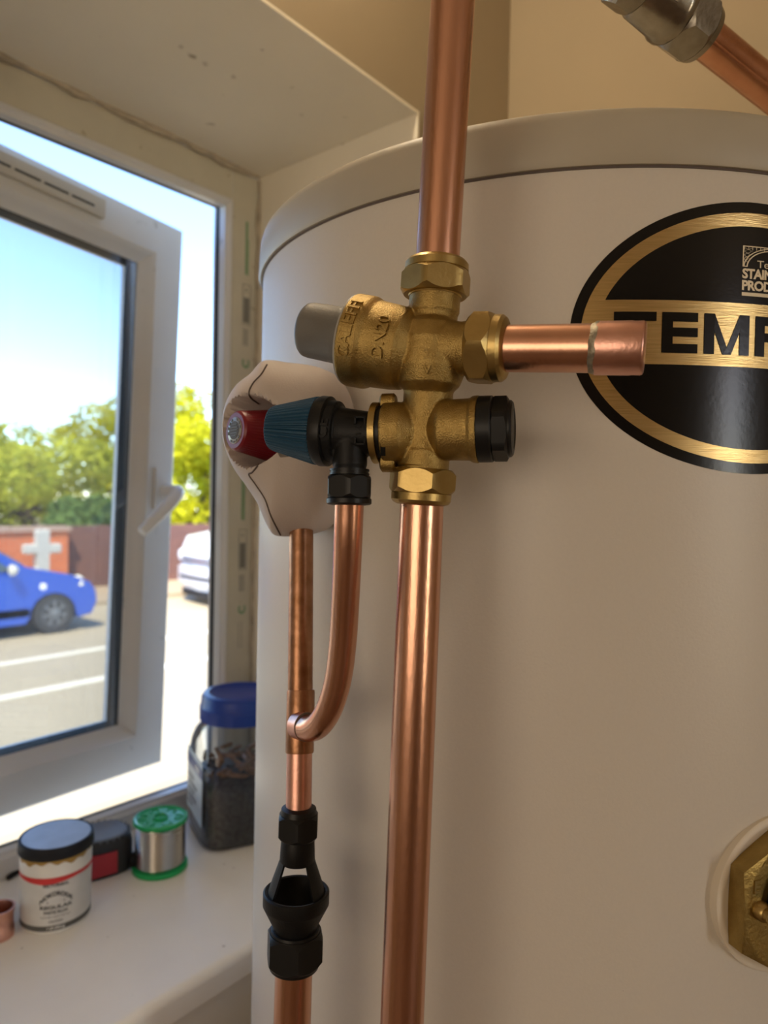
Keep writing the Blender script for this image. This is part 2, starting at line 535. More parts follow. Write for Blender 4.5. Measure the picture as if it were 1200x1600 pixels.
# dark ring coloured as the shade in the gap under the lid
part('lid_gap_shade', MB().lathe(TC, Z, [(LZ0 - .0042, TR - .001), (LZ0 - .0042, TR + .0008), (LZ0 - .0028, TR + .0008), (LZ0 - .0028, TR - .001)], 160, caps=(False, False), hint=(1, 0, 0)), seam_m, tank)

# oval badge wrapped on the casing; s runs to the right in metres along the surface
BA, BZ = radians(-129.2), 1.5975
def cyl(s, z, lift):
    a = BA + s / TR
    return Vector((TC.x + (TR + lift) * cos(a), TC.y + (TR + lift) * sin(a), z))
bad = bpy.data.objects.new('oval_badge', None); C.objects.link(bad); bad.parent = tank
bad.location = cyl(0, BZ, 0) - wloc(tank)
tag(bad, 'oval black and gold badge on the casing reading TEMPEST')
EA, EB = .1085, .0785
def ell_region(fa, fb, z0, z1, lift, n=64, edge=True):
    """strip of an ellipse between heights z0 and z1 as thin wrapped foil"""
    mb = MB(); rows = []
    for i in range(n + 1):
        z = z0 + (z1 - z0) * (.5 - .5 * cos(pi * i / n))
        hw = fa * math.sqrt(max(0, 1 - (z / fb) ** 2))
        rows.append(mb.ring([cyl(-hw + 2 * hw * k / 24, BZ + z, lift) for k in range(25)]))
    for a, b in zip(rows, rows[1:]): mb.bridge(a, b, closed=False)
    return mb
part('badge_border', ell_region(EA, EB, -EB, EB, .0002), blk_foil, bad)
part('gold_field', ell_region(EA - .0062, EB - .0062, -EB + .0062, EB - .0062, .00035), gold, bad)
ia, ib = EA - .0150, EB - .0140
BH, BL = .0200, -.0168
part('black_panel', ell_region(ia, ib, BH, ib, .0005), blk_foil, bad)
part('black_panel', ell_region(ia, ib, -ib, BL, .0005), blk_foil, bad)
def wrap(mbs, s0, z0, lift, k=1.0):
    lz = lambda z: z if k == 1 else .0388 + (z - .0388) * .72
    ls = lambda q: q if k == 1 else -.0096 + (q + .0145) * .93
    o = MB(); o.v = [cyl(ls(s0 + v.x), BZ + lz(z0 + v.y), lift) for v in mbs.v]; o.f = list(mbs.f); return o
# wide block capitals built stroke by stroke
LET = MB()
def rect(x0, y0, x1, y1, n=3):
    i = len(LET.v)
    for k in range(n + 1):
        x = x0 + (x1 - x0) * k / n
        LET.v += [Vector((x, y0, 0)), Vector((x, y1, 0))]
    for k in range(n): LET.f.append((i + 2 * k, i + 2 * k + 2, i + 2 * k + 3, i + 2 * k + 1))
def poly(ps):
    i = len(LET.v); LET.v += [Vector((x, y, 0)) for x, y in ps]; LET.f.append(tuple(range(i, i + len(ps))))
H = .0232; y0 = -H / 2; y1 = H / 2; sw = .0062; bw = .0052
def L_T(x, W): rect(x, y1 - bw, x + W, y1, 4); rect(x + W / 2 - sw / 2, y0, x + W / 2 + sw / 2, y1 - bw, 1)
def L_E(x, W):
    rect(x, y0, x + sw, y1, 1)
    for yy in (y0, -bw / 2 + .0003, y1 - bw): rect(x + sw, yy, x + W, yy + bw, 3)
def L_M(x, W):
    rect(x, y0, x + sw, y1, 1); rect(x + W - sw, y0, x + W, y1, 1)
    c = x + W / 2
    poly([(x + sw, y1), (x + sw, y1 - .010), (c - sw * .42, y0), (c, y0), (c, y0 + .004)])
    poly([(x + W - sw, y1), (c, y0 + .004), (c, y0), (c + sw * .42, y0), (x + W - sw, y1 - .010)])
def arcbar(cx, cy, rx, ry, t, a0, a1, n=10):
    i = len(LET.v)
    for k in range(n + 1):
        a = a0 + (a1 - a0) * k / n
        LET.v += [Vector((cx + rx * cos(a), cy + ry * sin(a), 0)), Vector((cx + (rx - t * 1.15) * cos(a), cy + (ry - t) * sin(a), 0))]
    for k in range(n): LET.f.append((i + 2 * k, i + 2 * k + 2, i + 2 * k + 3, i + 2 * k + 1))
def L_P(x, W):
    rect(x, y0, x + sw, y1, 1)
    r = .0073; c = y1 - r
    rect(x + sw, y1 - bw, x + W - r * 1.1, y1, 2); rect(x + sw, c - r, x + W - r * 1.1, c - r + bw, 2)
    arcbar(x + W - r * 1.1, c, r * 1.1, r, bw, -pi / 2, pi / 2)
def L_S(x, W):
    r = (H / 2 + bw / 2) / 2
    cx = x + W / 2; rx = W / 2
    arcbar(cx, y1 - r, rx, r, bw, radians(20), radians(270), 12)
    arcbar(cx, y0 + r, rx, r, bw, radians(90), radians(-160), 12)
pitch = [('T', -.0839, .0240), ('E', -.0566, .0208), ('M', -.0320, .0280), ('P', .0000, .0222), ('E', .0258, .0195), ('S', .0478, .0195), ('T', .0690, .0205)]
for ch, x, W in pitch: {'T': L_T, 'E': L_E, 'M': L_M, 'P': L_P, 'S': L_S}[ch](x, W)
part('badge_lettering', wrap(LET, 0.0, .0015, .0007), blk_foil, bad, 0)
sm = MB()
for txt, sz, bd, s, z in (('STAINLESS', .0105, .0004, .0045, .0362), ('PRODUCTS', .0105, .0004, .0038, .0268)):
    t = text_mb(txt, sz, 0, bd, 'LEFT', .92)
    xs = [v.x for v in t.v]; x0 = min(xs)
    for v in t.v: v.x = (v.x - x0) * .80
    sm.add(wrap(t, -.0145, z, .0007, 0))
t = text_mb('Telford', .0085, 0, 0, 'LEFT', .95)
sm.add(wrap(t, -.0045, .0445, .0007, 0))
LET = MB(); rect(-.0145, .0188, .0290, .0216, 6); rect(-.0145, .0580, .0300, .0588, 6); rect(-.0145, .0420, -.0137, .0588, 1)
rect(-.0145, .0420, -.0110, .0427, 1); rect(.0292, .0420, .0300, .0588, 1)
arcbar(.0077, .0420, .0195, .0145, .0007, 0, pi, 20); arcbar(.0077, .0420, .0216, .0162, .0006, 0, pi, 20)
for k in range(6):
    rect(-.0135 + k * .0028, .0555, -.0132 + k * .0028, .058, 1)
for k in range(4):
    z = .0455 + k * .003; poly([(-.0138, z), (-.0134, z), (-.0108 + k * .0011, z + .0028), (-.0112 + k * .0011, z + .0028)])
    poly([(-.0138, z + .0028), (-.0134, z + .0028), (-.0108 + k * .0011, z), (-.0112 + k * .0011, z)])
sm.add(wrap(LET, 0, 0, .0007, 0))
part('badge_emblem', sm, mat('pale gold print', (.70, .60, .42), .4, .3), bad, 0)

# immersion heater low on the right of the casing
IA, IZ = radians(-123.2), 1.270
ic = Vector((TC.x + TR * cos(IA), TC.y + TR * sin(IA), IZ)); iN = Vector((cos(IA), sin(IA), 0)); iX = Vector((-sin(IA), cos(IA), 0))
imm = thing('immersion_heater', 'brass hexagonal immersion heater plate in a white ring low on the cylinder', 'heater', ic)
part('gasket_ring', MB().lathe(ic - iN * .006, iN, [(0, .0475), (.0075, .0475), (.0085, .0465), (.0088, .044), (.0080, .0425), (.0080, .030)], 64), mat('white gasket', (.72, .66, .56), .5), imm)
hx = MB().hexnut(ic, iN, .0462, .002, .0145, .06, rot=0, hint=Z)
part('hex_plate', hx, brass_dark, imm, 25)
part('rim_step', MB().lathe(ic + iN * .0145, iN, [(-.001, .0225), (.0012, .0225), (.002, .0215), (.002, .018)], 48), brass_dark, imm)
cc = ic + iN * .0145 - iX * .0055 + Z * .006
part('terminal_cap', MB().lathe(cc, iN, [(-.002, .0190), (.010, .0182), (.016, .0150), (.018, .009)], 40), black_sat, imm, label='black terminal cap')
bc = ic + iN * .0145 - iX * .0290 + Z * .001
part('boss', MB().lathe(bc, iN, [(-.002, .0058), (.004, .0052), (.005, .0042), (.008, .0040)], 24), brass_nut, imm)
part('capillary_tube', MB().tube(catmull([bc + iN * .005, bc + iN * .012 + iX * .004 - Z * .001, bc + iN * .014 + iX * .02 - Z * .006, bc + iN * .014 + iX * .04 - Z * .010], 6), .0022, 12), nickel, imm)
t = text_mb('E', .010, .0004, .0003)
mb = MB(); mb.v = [ic + iN * (.0147 + v.z) + iX * (-.0320 + v.x) + Z * (.0145 + v.y) for v in t.v]; mb.f = t.f
part('stamped_letter', mb, brass_nut, imm, 0)

# ------------------------------------------------------------------ copper pipes
def pipe(name, label, pts, r, m=copper, seg=40):
    mb = MB().tube(pts, r, seg)
    o = part(name, mb, m, None, 50, loc=pts[-1] if pts[-1].z < pts[0].z else pts[0])
    return tag(o, label, 'pipe')
VT, VB = pt(681, 440, .362), pt(659.5, 757, .364)
Vax = (VT - VB).normalized()
top_end = pt(682.5, 425, .362) + (pt(714, -110, .357) - pt(682.5, 425, .362)) * 3.9
pipe('copper_pipe', 'wide copper pipe rising from the top nut of the brass valve', [top_end, pt(682.5, 425, .362)], .0112)
pipe('copper_pipe', 'wide copper pipe running down from under the brass valve to the bottom of the photo',
     [pt(660, 765, .364), pt(628, 1600, .364), pt(628, 1600, .364) + (pt(628, 1600, .364) - pt(660, 765, .364)) * 3.0], .0112)

# ------------------------------------------------------------------ pressure reducing valve
PXM = .362 / F
valve = thing('pressure_reducing_valve', 'brass pressure reducing valve with grey cap joined to three wide copper pipes', 'valve', VB)
# axes
B0, B1 = pt(668, 553, .360), pt(553, 532, .3735)
Bax = (B1 - B0).normalized()                       # bonnet axis, towards the grey cap
R0, R1 = pt(690, 545, .357), pt(1008, 544, .3215)
Rax = (R1 - R0).normalized()                       # side outlet
P0, P1 = pt(661, 673, .360), pt(792, 670, .349)
Pax = (P1 - P0).normalized()                       # plugged port
Q0, Q1 = pt(661, 675, .360), pt(578, 677, .3665)
Qax = (Q1 - Q0).normalized()                       # relief port
body = MB()
body.lathe(pt(680, 458, .362), (VB - VT), [(0, 40 * PXM), (.010, 40 * PXM), (.0115, 37.5 * PXM), (.020, 37 * PXM), (.030, 39 * PXM), (.052, 39 * PXM), (.080, 38 * PXM), (.081, 40 * PXM), (.0905, 40 * PXM)], 40)
# central block
cb = pt(673, 556, .361)
body.lathe(cb - Vax * .021, Vax, [(0, 30 * PXM), (.006, 48 * PXM), (.014, 56 * PXM), (.028, 56 * PXM), (.036, 44 * PXM), (.040, 30 * PXM)], 40)
# bonnet: big cup with a flange
bl = (B1 - B0).length
prof = [(0, .012), (.006, 47 * PXM), (.010, 57 * PXM), (.0115, 63 * PXM), (.018, 66 * PXM), (bl - .0128, 68 * PXM), (bl - .0112, 71 * PXM), (bl - .0095, 73 * PXM), (bl - .0005, 73.5 * PXM), (bl, 72 * PXM)]
body.lathe(B0, Bax, prof, 64)
# side outlet, plugged port, relief port
body.lathe(R0 - Rax * .006, Rax, [(0, .012), (.010, 44 * PXM), (.016, 40 * PXM), (.021, 42 * PXM)], 40)
body.lathe(P0, Pax, [(.003, .008), (.0085, 44 * PXM), (.010, 46.5 * PXM), (.024, 47.5 * PXM), (.0255, 51 * PXM), (.0285, 52 * PXM)], 48)
body.lathe(Q0, Qax, [(.003, .008), (.0085, 43 * PXM), (.0100, 47 * PXM), (.013, 48 * PXM), (.0185, 48 * PXM), (.0200, 47.5 * PXM)], 48)
bo = part('valve_body', remesh(body, .00055, 5), brass, valve)
# lugs on the relief port
for s in (1, -1):
    c = Q0 + Qax * .018 + UP * (s * 46 * PXM)
    part('port_lug', MB().lathe(c - Qax * .004 , Qax, [(0, .004), (.001, .0052), (.007, .0052), (.008, .004)], 20), brass, valve)
mb = MB().lathe(Q0 + Qax * .0222, Qax, [(0, 41 * PXM), (0, 48 * PXM), (.0032, 48.5 * PXM), (.0036, 41 * PXM)], 48)
part('port_collar', mb, brass_nut, valve)
mb = MB().lathe(Q0 + Qax * .0200, Qax, [(0, 43 * PXM), (.0028, 43 * PXM)], 48)
for k, (a, hh) in enumerate(((.62, .005), (-.35, .0048))):
    pass
part('retaining_clip', mb, black_sat, valve, label='black retaining clip')
# tooth of the clip seen in the slot
mb = MB()
xq, yq, _ = basis(Qax)
def onq(h, a, r): return Q0 + Qax * h + (-fw0 * cos(a) + UP * sin(a)) * r
for a0, a1, h0, h1 in ((-.28, .30, .0165, .0208), (-.9, .95, .0196, .0222)):
    rows = []
    for k in range(13):
        a = a0 + (a1 - a0) * k / 12
        rows.append(mb.ring([onq(h0, a, 48.6 * PXM), onq(h1, a, 48.6 * PXM), onq(h1, a, 44 * PXM), onq(h0, a, 44 * PXM)]))
    for a, b in zip(rows, rows[1:]): mb.bridge(a, b)
    mb.cap(rows[0], True); mb.cap(rows[-1])
part('clip_tooth', mb, black_sat, valve)
# grey cap of the bonnet
kr = 44 * PXM * 1.03
part('grey_cap', MB().lathe(B1 + UP * .0012, Bax, [(-.001, .0172), (.002, .0172), (.0022, kr * 1.06), (.0075, kr * 1.05), (.0085, kr * 1.01), (.0250, kr * .985), (.0272, kr * .96), (.0286, kr * .88), (.0290, kr * .74), (.0290, .002)], 56), grey_pl, valve,
     label='grey plastic adjusting cap')
part('bonnet_rim', MB().lathe(B1, Bax, [(-.0004, 72.6 * PXM), (.0006, 72 * PXM), (.0008, .015)], 64), mat('grey rim', (.34, .33, .31), .4), valve)
# compression nuts
def comp_nut(p, ax, name='compression_nut', R=.0187, rot=.2, flip=False):
    """hex half towards the valve, round collar towards the pipe (ax points to the pipe)"""
    mb = MB()
    mb.hexnut(p, ax, R, 0, .0125, .14, rot=rot)
    mb.lathe(p, ax, [(.0120, R * .80), (.0125, R * .875), (.0160, R * .865), (.0175, R * .80), (.0185, R * .66)], 48)
    return part(name, mb, brass_nut, valve, 30)
comp_nut(pt(679.5, 463, .362), Vax, rot=.35)
comp_nut(pt(661, 733, .364), -Vax, rot=.1, R=.0178)
comp_nut(R0 + Rax * .0150, Rax, rot=.55)
# olive lip under the bottom nut
part('thread', MB().lathe(pt(661, 726, .364), -Vax, [(0, .0128), (.001, .0134), (.002, .0128), (.003, .0134), (.004, .0128)], 40), brass_nut, valve)
part('thread', MB().lathe(pt(679.5, 465, .362), Vax, [(0, .0134), (.0008, .0138), (.0016, .0132), (.0024, .0138)], 40), brass_nut, valve)
# black plug
pz = (P1 - P0).length
mb = MB().lathe(P0, Pax, [(.0285, 44 * PXM), (.0287, 50.5 * PXM), (.0350, 50.5 * PXM), (.0356, 49 * PXM), (.0358, 44 * PXM)], 48)
mb.hexnut(P0, Pax, 51.5 * PXM, .0352, .0432, .10, rot=.2)
mb.lathe(P0, Pax, [(.0425, 43 * PXM), (.0442, 43 * PXM), (.0452, 40 * PXM), (.0456, 32 * PXM), (.0450, 29 * PXM), (.0450, .002)], 48)
part('black_plug', mb, black_sat, valve, 30, label='black plastic plug')
# raised casting marks: along the bonnet and on the front
bx = (-fw0 - Bax * (-fw0).dot(Bax)).normalized(); by = Bax.cross(bx)
if by.dot(UP) < 0: by = -by
def bon(h, a, r): return B0 + Bax * h + (bx * cos(a) + by * sin(a)) * r
def emboss(txt, size, h, a0, rad, ext=.0005):
    t = text_mb(txt, size, ext, .00012)
    mb = MB()
    mb.v = [bon(h + v.y, a0 + v.x / rad, rad + v.z) for v in t.v]; mb.f = t.f
    return mb
part('cast_lettering', emboss('CALEFFI', .0090, bl - .0056, .05, 73.4 * PXM, .0008), brass, valve, 0)
part('cast_lettering', emboss('DN20', .0088, .0185, -.02, 68.6 * PXM, .0007), brass, valve, 0)
mb = MB()
fo = pt(667, 566, .361 - 56 * PXM * .99); 
fx = RI - FW * RI.dot(FW)
for txt, sz, dy in (('2', .007, .004), ('V', .006, -.0035)):
    t = text_mb(txt, sz, .0006, .0001)
    n0 = len(mb.v)
    mb.v += [fo + RI * v.x + UP * (v.y + dy) - FW * (v.z - .0003) for v in t.v]; mb.f += [tuple(n0 + i for i in f) for f in t.f]
part('cast_mark', mb, brass, valve, 0)

# capped copper stub of the side outlet
st = thing('capped_pipe_stub', 'short horizontal copper stub with a soldered end cap in front of the badge', 'pipe', R0 + Rax * .030)
Rl = (R1 - R0).length
part('stub_pipe', MB().lathe(R0, Rax, [(.028, .0113), (Rl - .010, .0113)], 48), copper, st)
c0 = Rl - .0215
part('end_cap', MB().lathe(R0, Rax, [(c0, .0113), (c0, .0123), (c0 + .006, .0123), (Rl - .006, .0123), (Rl - .0052, .0121), (Rl - .0014, .0122), (Rl - .0004, .0118), (Rl, .0110), (Rl, .001)], 56), copper_pink, st, 60, label='pink soldered end cap')
random.seed(5)
part('solder_bead', MB().lathe(R0, Rax, [(c0 - .0026, .0112), (c0 - .0014, .0118), (c0 - .0002, .0124), (c0 + .0012, .0122)], 56, caps=(False, False),
     rfun=lambda t, h: 1 + .022 * sin(5 * t + 900 * h) * sin(3.1 * t + 1)), solder_m, st)

# ------------------------------------------------------------------ expansion relief valve, black with blue knob
rv = thing('expansion_relief_valve', 'black relief valve with a ribbed blue knob beside the brass valve', 'valve', pt(546, 785, .362))
rj = pt(547, 679, .3660)                         # where spindle and outlet cross
Kax = (pt(422, 669, .3800) - pt(577, 678, .3655)).normalized()
hk = lambda px: (px - 577) / -163 * (pt(422, 669, .3800) - pt(577, 678, .3655)).length
k0 = pt(577, 678, .3655)
S2 = .368 / F
blk = MB()
blk.lathe(k0, Kax, [(-.003, 34 * S2), (hk(560), 36 * S2), (hk(540), 38 * S2), (hk(530), 40 * S2)], 40)
blk.lathe(k0, Kax, [(hk(531), 38 * S2), (hk(529), 48 * S2), (hk(505), 51 * S2), (hk(500), 52 * S2)], 48)
blk.lathe(pt(547, 660, .366), pt(546, 790, .364) - pt(547, 660, .366), [(0, 20 * S2), (.008, 27 * S2), (.022, 27 * S2), (.024, 25 * S2), (.030, 25 * S2)], 40)
part('relief_body', remesh(blk, .0006, 4), black_pl, rv)
part('knob_collar', MB().lathe(k0, Kax, [(hk(516), 52 * S2), (hk(514), 55 * S2), (hk(502), 55.5 * S2), (hk(496), 53 * S2), (hk(495), 40 * S2)], 56), black_sat, rv)
NR = 46
def rib(t, h): return 1 + .026 * (1 if (t * NR / (2 * pi)) % 1 < .5 else -1)
part('blue_knob', MB().lathe(k0, Kax, [(hk(497), 50 * S2), (hk(495), 52.5 * S2), (hk(490), 52 * S2), (hk(424), 36 * S2), (hk(418), 33 * S2), (hk(415.5), 27 * S2), (hk(415), .002)], NR * 4, rfun=rib), blue_pl, rv, 20, label='ribbed petrol blue knob')
nb = pt(546, 744, .364)
nd = (pt(545, 800, .3635) - nb).normalized()
mb = MB().hexnut(nb, nd, .0126, 0, .0115, .12, rot=.30)
mb.lathe(nb, nd, [(.011, .0108), (.0118, .0116), (.0140, .0116), (.0146, .0108), (.0150, .008)], 40)
mb.lathe(nb, nd, [(-.0035, .0098), (-.0035, .0102), (-.0025, .0102), (-.0025, .0098), (-.0015, .0098), (-.0015, .0102), (-.0005, .0102)], 40)
part('outlet_nut', mb, black_sat, rv, 30)
# raised mark on the black collar
t = text_mb('CE', .0080, .0004, .0002)
mb = MB(); kx = (-fw0 - Kax * (-fw0).dot(Kax)).normalized(); ky = Kax.cross(kx)
if ky.dot(UP) < 0: ky = -ky
mb.v = [k0 + Kax * (hk(514) + v.y - .0018) + (kx * cos(v.x / (50 * S2)) + ky * sin(v.x / (50 * S2))) * (50.6 * S2 + v.z) for v in t.v]; mb.f = t.f
mb.add(MB())
part('raised_mark', mb, black_pl, rv, 0)
mb = MB()
for a, b, c, d in ((553, 570, 650, 653), (553, 570, 692, 695), (568, 571, 650, 695), (553, 556, 650, 662), (553, 556, 684, 695), (556, 564, 665, 668), (556, 564, 676, 679)):
    p = [pt(a, c, .3545), pt(b, c, .3545), pt(b, d, .3545), pt(a, d, .3545)]
    i = mb.ring(p); j = mb.ring([q + fw0 * .004 for q in p]); mb.bridge(i, j); mb.cap(i, True); mb.cap(j)
part('raised_mark', mb, black_pl, rv, 0)

# bent discharge pipe from the relief valve into the tee
TE = pt(470, 1132, .430)
bp = catmull([pt(546, 782, .364), pt(543.5, 850, .368), pt(540, 930, .376), pt(536, 1000, .385), pt(529, 1058, .392), pt(517, 1101, .398),
              pt(502, 1128, .405), pt(487, 1138, .414), pt(468, 1134, .426)], 8)
pipe('bent_discharge_pipe', 'slim copper pipe from the black relief valve bending left into the tee', bp, .0075)

# ------------------------------------------------------------------ temperature relief valve under its foam shell
tv = thing('temperature_relief_valve', 'red capped temperature relief valve inside a grey moulded foam shell', 'valve', pt(470, 838, .457))
JC = pt(458, 700, .474)
out = [(418, 568), (455, 571), (500, 578), (533, 596), (551, 630), (556, 680), (552, 730), (538, 785), (521, 818), (495, 833), (440, 838),
       (424, 826), (408, 790), (390, 762), (371, 735), (357, 702), (353, 668), (358, 636), (374, 607), (397, 588)]
NP = 120
cl = []
n_ = len(out)
# closed smooth outline
for i in range(n_):
    a, b, c, d = [Vector((*out[(i + k) % n_], 0)) for k in (-1, 0, 1, 2)]
    for k in range(6):
        t_ = k / 6
        cl.append(.5 * ((2 * b) + (c - a) * t_ + (2 * a - 5 * b + 4 * c - d) * t_ * t_ + (3 * b - a - 3 * c + d) * t_ ** 3))
cap_tip = pt(367, 672.5, .4315)
cap_ax = (RI * -.743 - FW * .669 + UP * .05).normalized()
mb = MB(); rings = []
NE = 56
DEP = .047
s_j = .474 / F
for e in range(1, NE):
    ph = -pi / 2 + pi * e / NE
    cs_, sn = abs(cos(ph)) ** .62, sin(ph)
    sn = math.copysign(abs(sn) ** .85, sn)
    pts = []
    for p in cl:
        dx, dy = (p.x - 458) * s_j, -(p.y - 700) * s_j
        q = JC + RI * (dx * cs_) + UP * (dy * cs_) - FW * (-DEP * sn)
        pts.append(q)
    rings.append(mb.ring(pts))
for a, b in zip(rings, rings[1:]): mb.bridge(a, b)
mb.cap(rings[0], True); mb.cap(rings[-1])
# hollow around the cap: push the skin in along the cap axis
hc = cap_tip - cap_ax * .012 + RI * .004
for i, v in enumerate(mb.v):
    d = v - hc
    h = d.dot(cap_ax)
    rr = (d - cap_ax * h).length
    if h > -.030:
        lim = .0225
        wv = max(0, min(1, (lim - rr) / .0055)); wv = wv * wv * (3 - 2 * wv)
        if wv > 0: mb.v[i] = v - cap_ax * ((h + .030) * wv)
shell = part('foam_shell', mb, foam, tv, 60)
# seam lines pressed around the shell, dropped on to it from the front
import bmesh
from mathutils.bvhtree import BVHTree
bvh = BVHTree.FromPolygons([tuple(v) for v in mb.v], mb.f)
def drop(px, py, lift=.0002):
    r = (FW + RI * ((px - 600) / F) - UP * ((py - 800) / F)).normalized()
    hit = bvh.ray_cast(EYE, r)
    return hit[0] - r * lift if hit[0] else None
def seam(pts, r=.00055):
    P = [drop(p.x, p.y) for p in catmull([Vector((x, y, 0)) for x, y in pts], 8)]
    P = [p for p in P if p]
    return MB().tube(P, r, 8)
part('seam', seam([(417, 570), (408, 585), (396, 598), (389, 612), (392, 622), (404, 631)]), seam_m, tv, label='dark seam of the foam shell')
part('seam', seam([(404, 726), (394, 738), (389, 742), (400, 758), (414, 780), (424, 808), (438, 836)]), seam_m, tv)
# red cap
L_ = .046
def rib2(t, h): return 1 + .012 * (1 if (t * 44 / (2 * pi)) % 1 < .5 else -1)
part('red_cap', MB().lathe(cap_tip, -cap_ax, [(.0, .0088), (.0, .0108), (.0012, .0120), (.003, .0126), (.006, .0128), (L_, .0195)], 176, rfun=lambda t, h: rib2(t, h) if h > .005 else 1), red_pl, tv, 20, label='ribbed red cap')
bd = part('cap_badge', MB().lathe(cap_tip, cap_ax, [(-.001, .0084), (.0002, .0082), (.0005, .0076), (.0005, .0004)], 40), mat('silver disc', (.36, .35, .32), .4, .6), tv)
mb = MB()
cx_, cy_, _ = basis(cap_ax, UP)
for r1, r2, lift in ((.0054, .0007, .0008),):
    mb.lathe(cap_tip, cap_ax, [(.0004, .0056), (.0007, .0056), (.0007, .0005)], 32)
part('badge_print', mb, print_k, bd)
mb = MB()
for k in range(5):
    hw = .0044 * math.sqrt(1 - ((k - 2) / 2.7) ** 2)
    o = cap_tip + cap_ax * .0007 + cx_ * ((k - 2) * .0017)
    mb.prism([(-hw, -.0003), (hw, -.0003), (hw, .0003), (-hw, .0003)], o, cy_, cx_, cap_ax, .0003)
for k in range(14):
    a = 2 * pi * k / 14
    o = cap_tip + cap_ax * .0005 + (cx_ * cos(a) + cy_ * sin(a)) * .0070
    tg = -cx_ * sin(a) + cy_ * cos(a); rd = cx_ * cos(a) + cy_ * sin(a)
    if k % 5: mb.prism([(-.0009, -.0006), (.0009, -.0006), (.0009, .0006), (-.0009, .0006)], o, tg, rd, cap_ax, .0003)
part('badge_print', mb, mat('dim print', (.16, .155, .14), .5, .3), bd, 0)

# drop pipe, tee, lower pipe
dp0, dp1 = pt(471, 800, .458), pt(469, 1085, .436)
pipe('drop_pipe', 'dark stained slim copper pipe between the foam shell and the tee', [dp0, dp1], .0077, copper_old)
tee = thing('tee_fitting', 'short copper tee joining the bent discharge pipe to the drop pipe', 'pipe fitting', pt(468, 1176, .428))
ta, tb = pt(470, 1078, .4365), pt(468, 1176, .429)
tl = (tb - ta).length
tee_m = MB().lathe(ta, tb - ta, [(0, .0078), (0, .0084), (.0010, .0086), (tl - .001, .0086), (tl, .0084), (tl, .0078)], 40)
part('tee_run', tee_m, copper_old, tee, 60)
bdv = (pt(487, 1138, .414) - pt(462, 1133, .430)).normalized()
part('tee_branch', MB().lathe(pt(466, 1133, .4285), bdv, [(.001, .0082), (.0095, .0084), (.0105, .0085), (.0107, .0082), (.0107, .0076)], 40), copper_pink, tee, 60, label='pink tee branch')
part('solder_ring', MB().lathe(pt(466, 1133, .4285), bdv, [(.0104, .0078), (.0108, .0084), (.0113, .0079)], 36), seam_m, tee)
pipe('lower_pipe', 'short slim copper pipe between the tee and the black tundish', [pt(468, 1160, .4295), pt(466.5, 1275, .423)], .0077, copper_pink)

# ------------------------------------------------------------------ tundish
S3 = .421 / F
td = thing('tundish', 'black plastic tundish with open windows on the slim copper pipe', 'pipe fitting', pt(460, 1510, .420))
T0 = pt(467, 1261, .422); T1 = pt(459.5, 1511, .420)
Tx = (T1 - T0).normalized(); TL = (T1 - T0).length
hy = lambda py: (py - 1261) / 250 * TL
mb = MB().lathe(T0, Tx, [(0, 21 * S3), (.0006, 27 * S3), (.0035, 28.5 * S3), (.0040, 26 * S3)], 40)
mb.hexnut(T0, Tx, 34.5 * S3, .0035, hy(1308), .10, rot=.3)
part('top_nut', mb, black_sat, td, 30)
part('neck', MB().lathe(T0, Tx, [(hy(1307), 24 * S3), (hy(1312), 26 * S3), (hy(1343), 27.5 * S3), (hy(1346), 26 * S3), (hy(1346), .002)], 48), black_pl, td)
# three flaring legs
tx, ty, _ = basis(Tx, -fw0)
for a in (radians(80), radians(-76)):
    mb = MB(); rows = []
    for k in range(9):
        f = k / 8
        h = hy(1338) + (hy(1400) - hy(1338)) * f
        r = (26 + 21 * f) * S3; hw = (.66 - .10 * f)
        row = []
        for rr in (r, r - 4.5 * S3):
            sgn = 1 if rr == r else -1
            for j in range(5):
                b = a + sgn * (-hw + 2 * hw * j / 4)
                row.append(T0 + Tx * h + (tx * cos(b) + ty * sin(b)) * rr)
        rows.append(mb.ring(row))
    for p, q in zip(rows, rows[1:]): mb.bridge(p, q)
    mb.cap(rows[0], True); mb.cap(rows[-1])
    part('leg', mb, black_pl, td)
part('cup', MB().lathe(T0, Tx, [(hy(1440), 12 * S3), (hy(1412), 40 * S3), (hy(1392), 45 * S3), (hy(1391), 49 * S3), (hy(1393), 51.5 * S3), (hy(1411), 51.5 * S3), (hy(1414), 50 * S3), (hy(1444), 35 * S3), (hy(1462), 33.5 * S3), (hy(1464), 30 * S3)], 56), black_pl, td)
mb = MB().hexnut(T0, Tx, 47 * S3, hy(1453), hy(1503), .10, rot=.12)
mb.lathe(T0, Tx, [(hy(1448), 36 * S3), (hy(1449), 38 * S3), (hy(1454), 39 * S3)], 48)
mb.lathe(T0, Tx, [(hy(1502), 40 * S3), (hy(1508), 38.5 * S3), (hy(1511), 33 * S3)], 48)
part('bottom_nut', mb, black_sat, td, 30)
pipe('waste_pipe', 'wide copper pipe leaving the underside of the black tundish', [pt(459.5, 1500, .420), pt(456.5, 1600, .42), pt(456.5, 1600, .42) + (pt(456.5, 1600, .42) - pt(460, 1500, .42)) * 20], .0110)

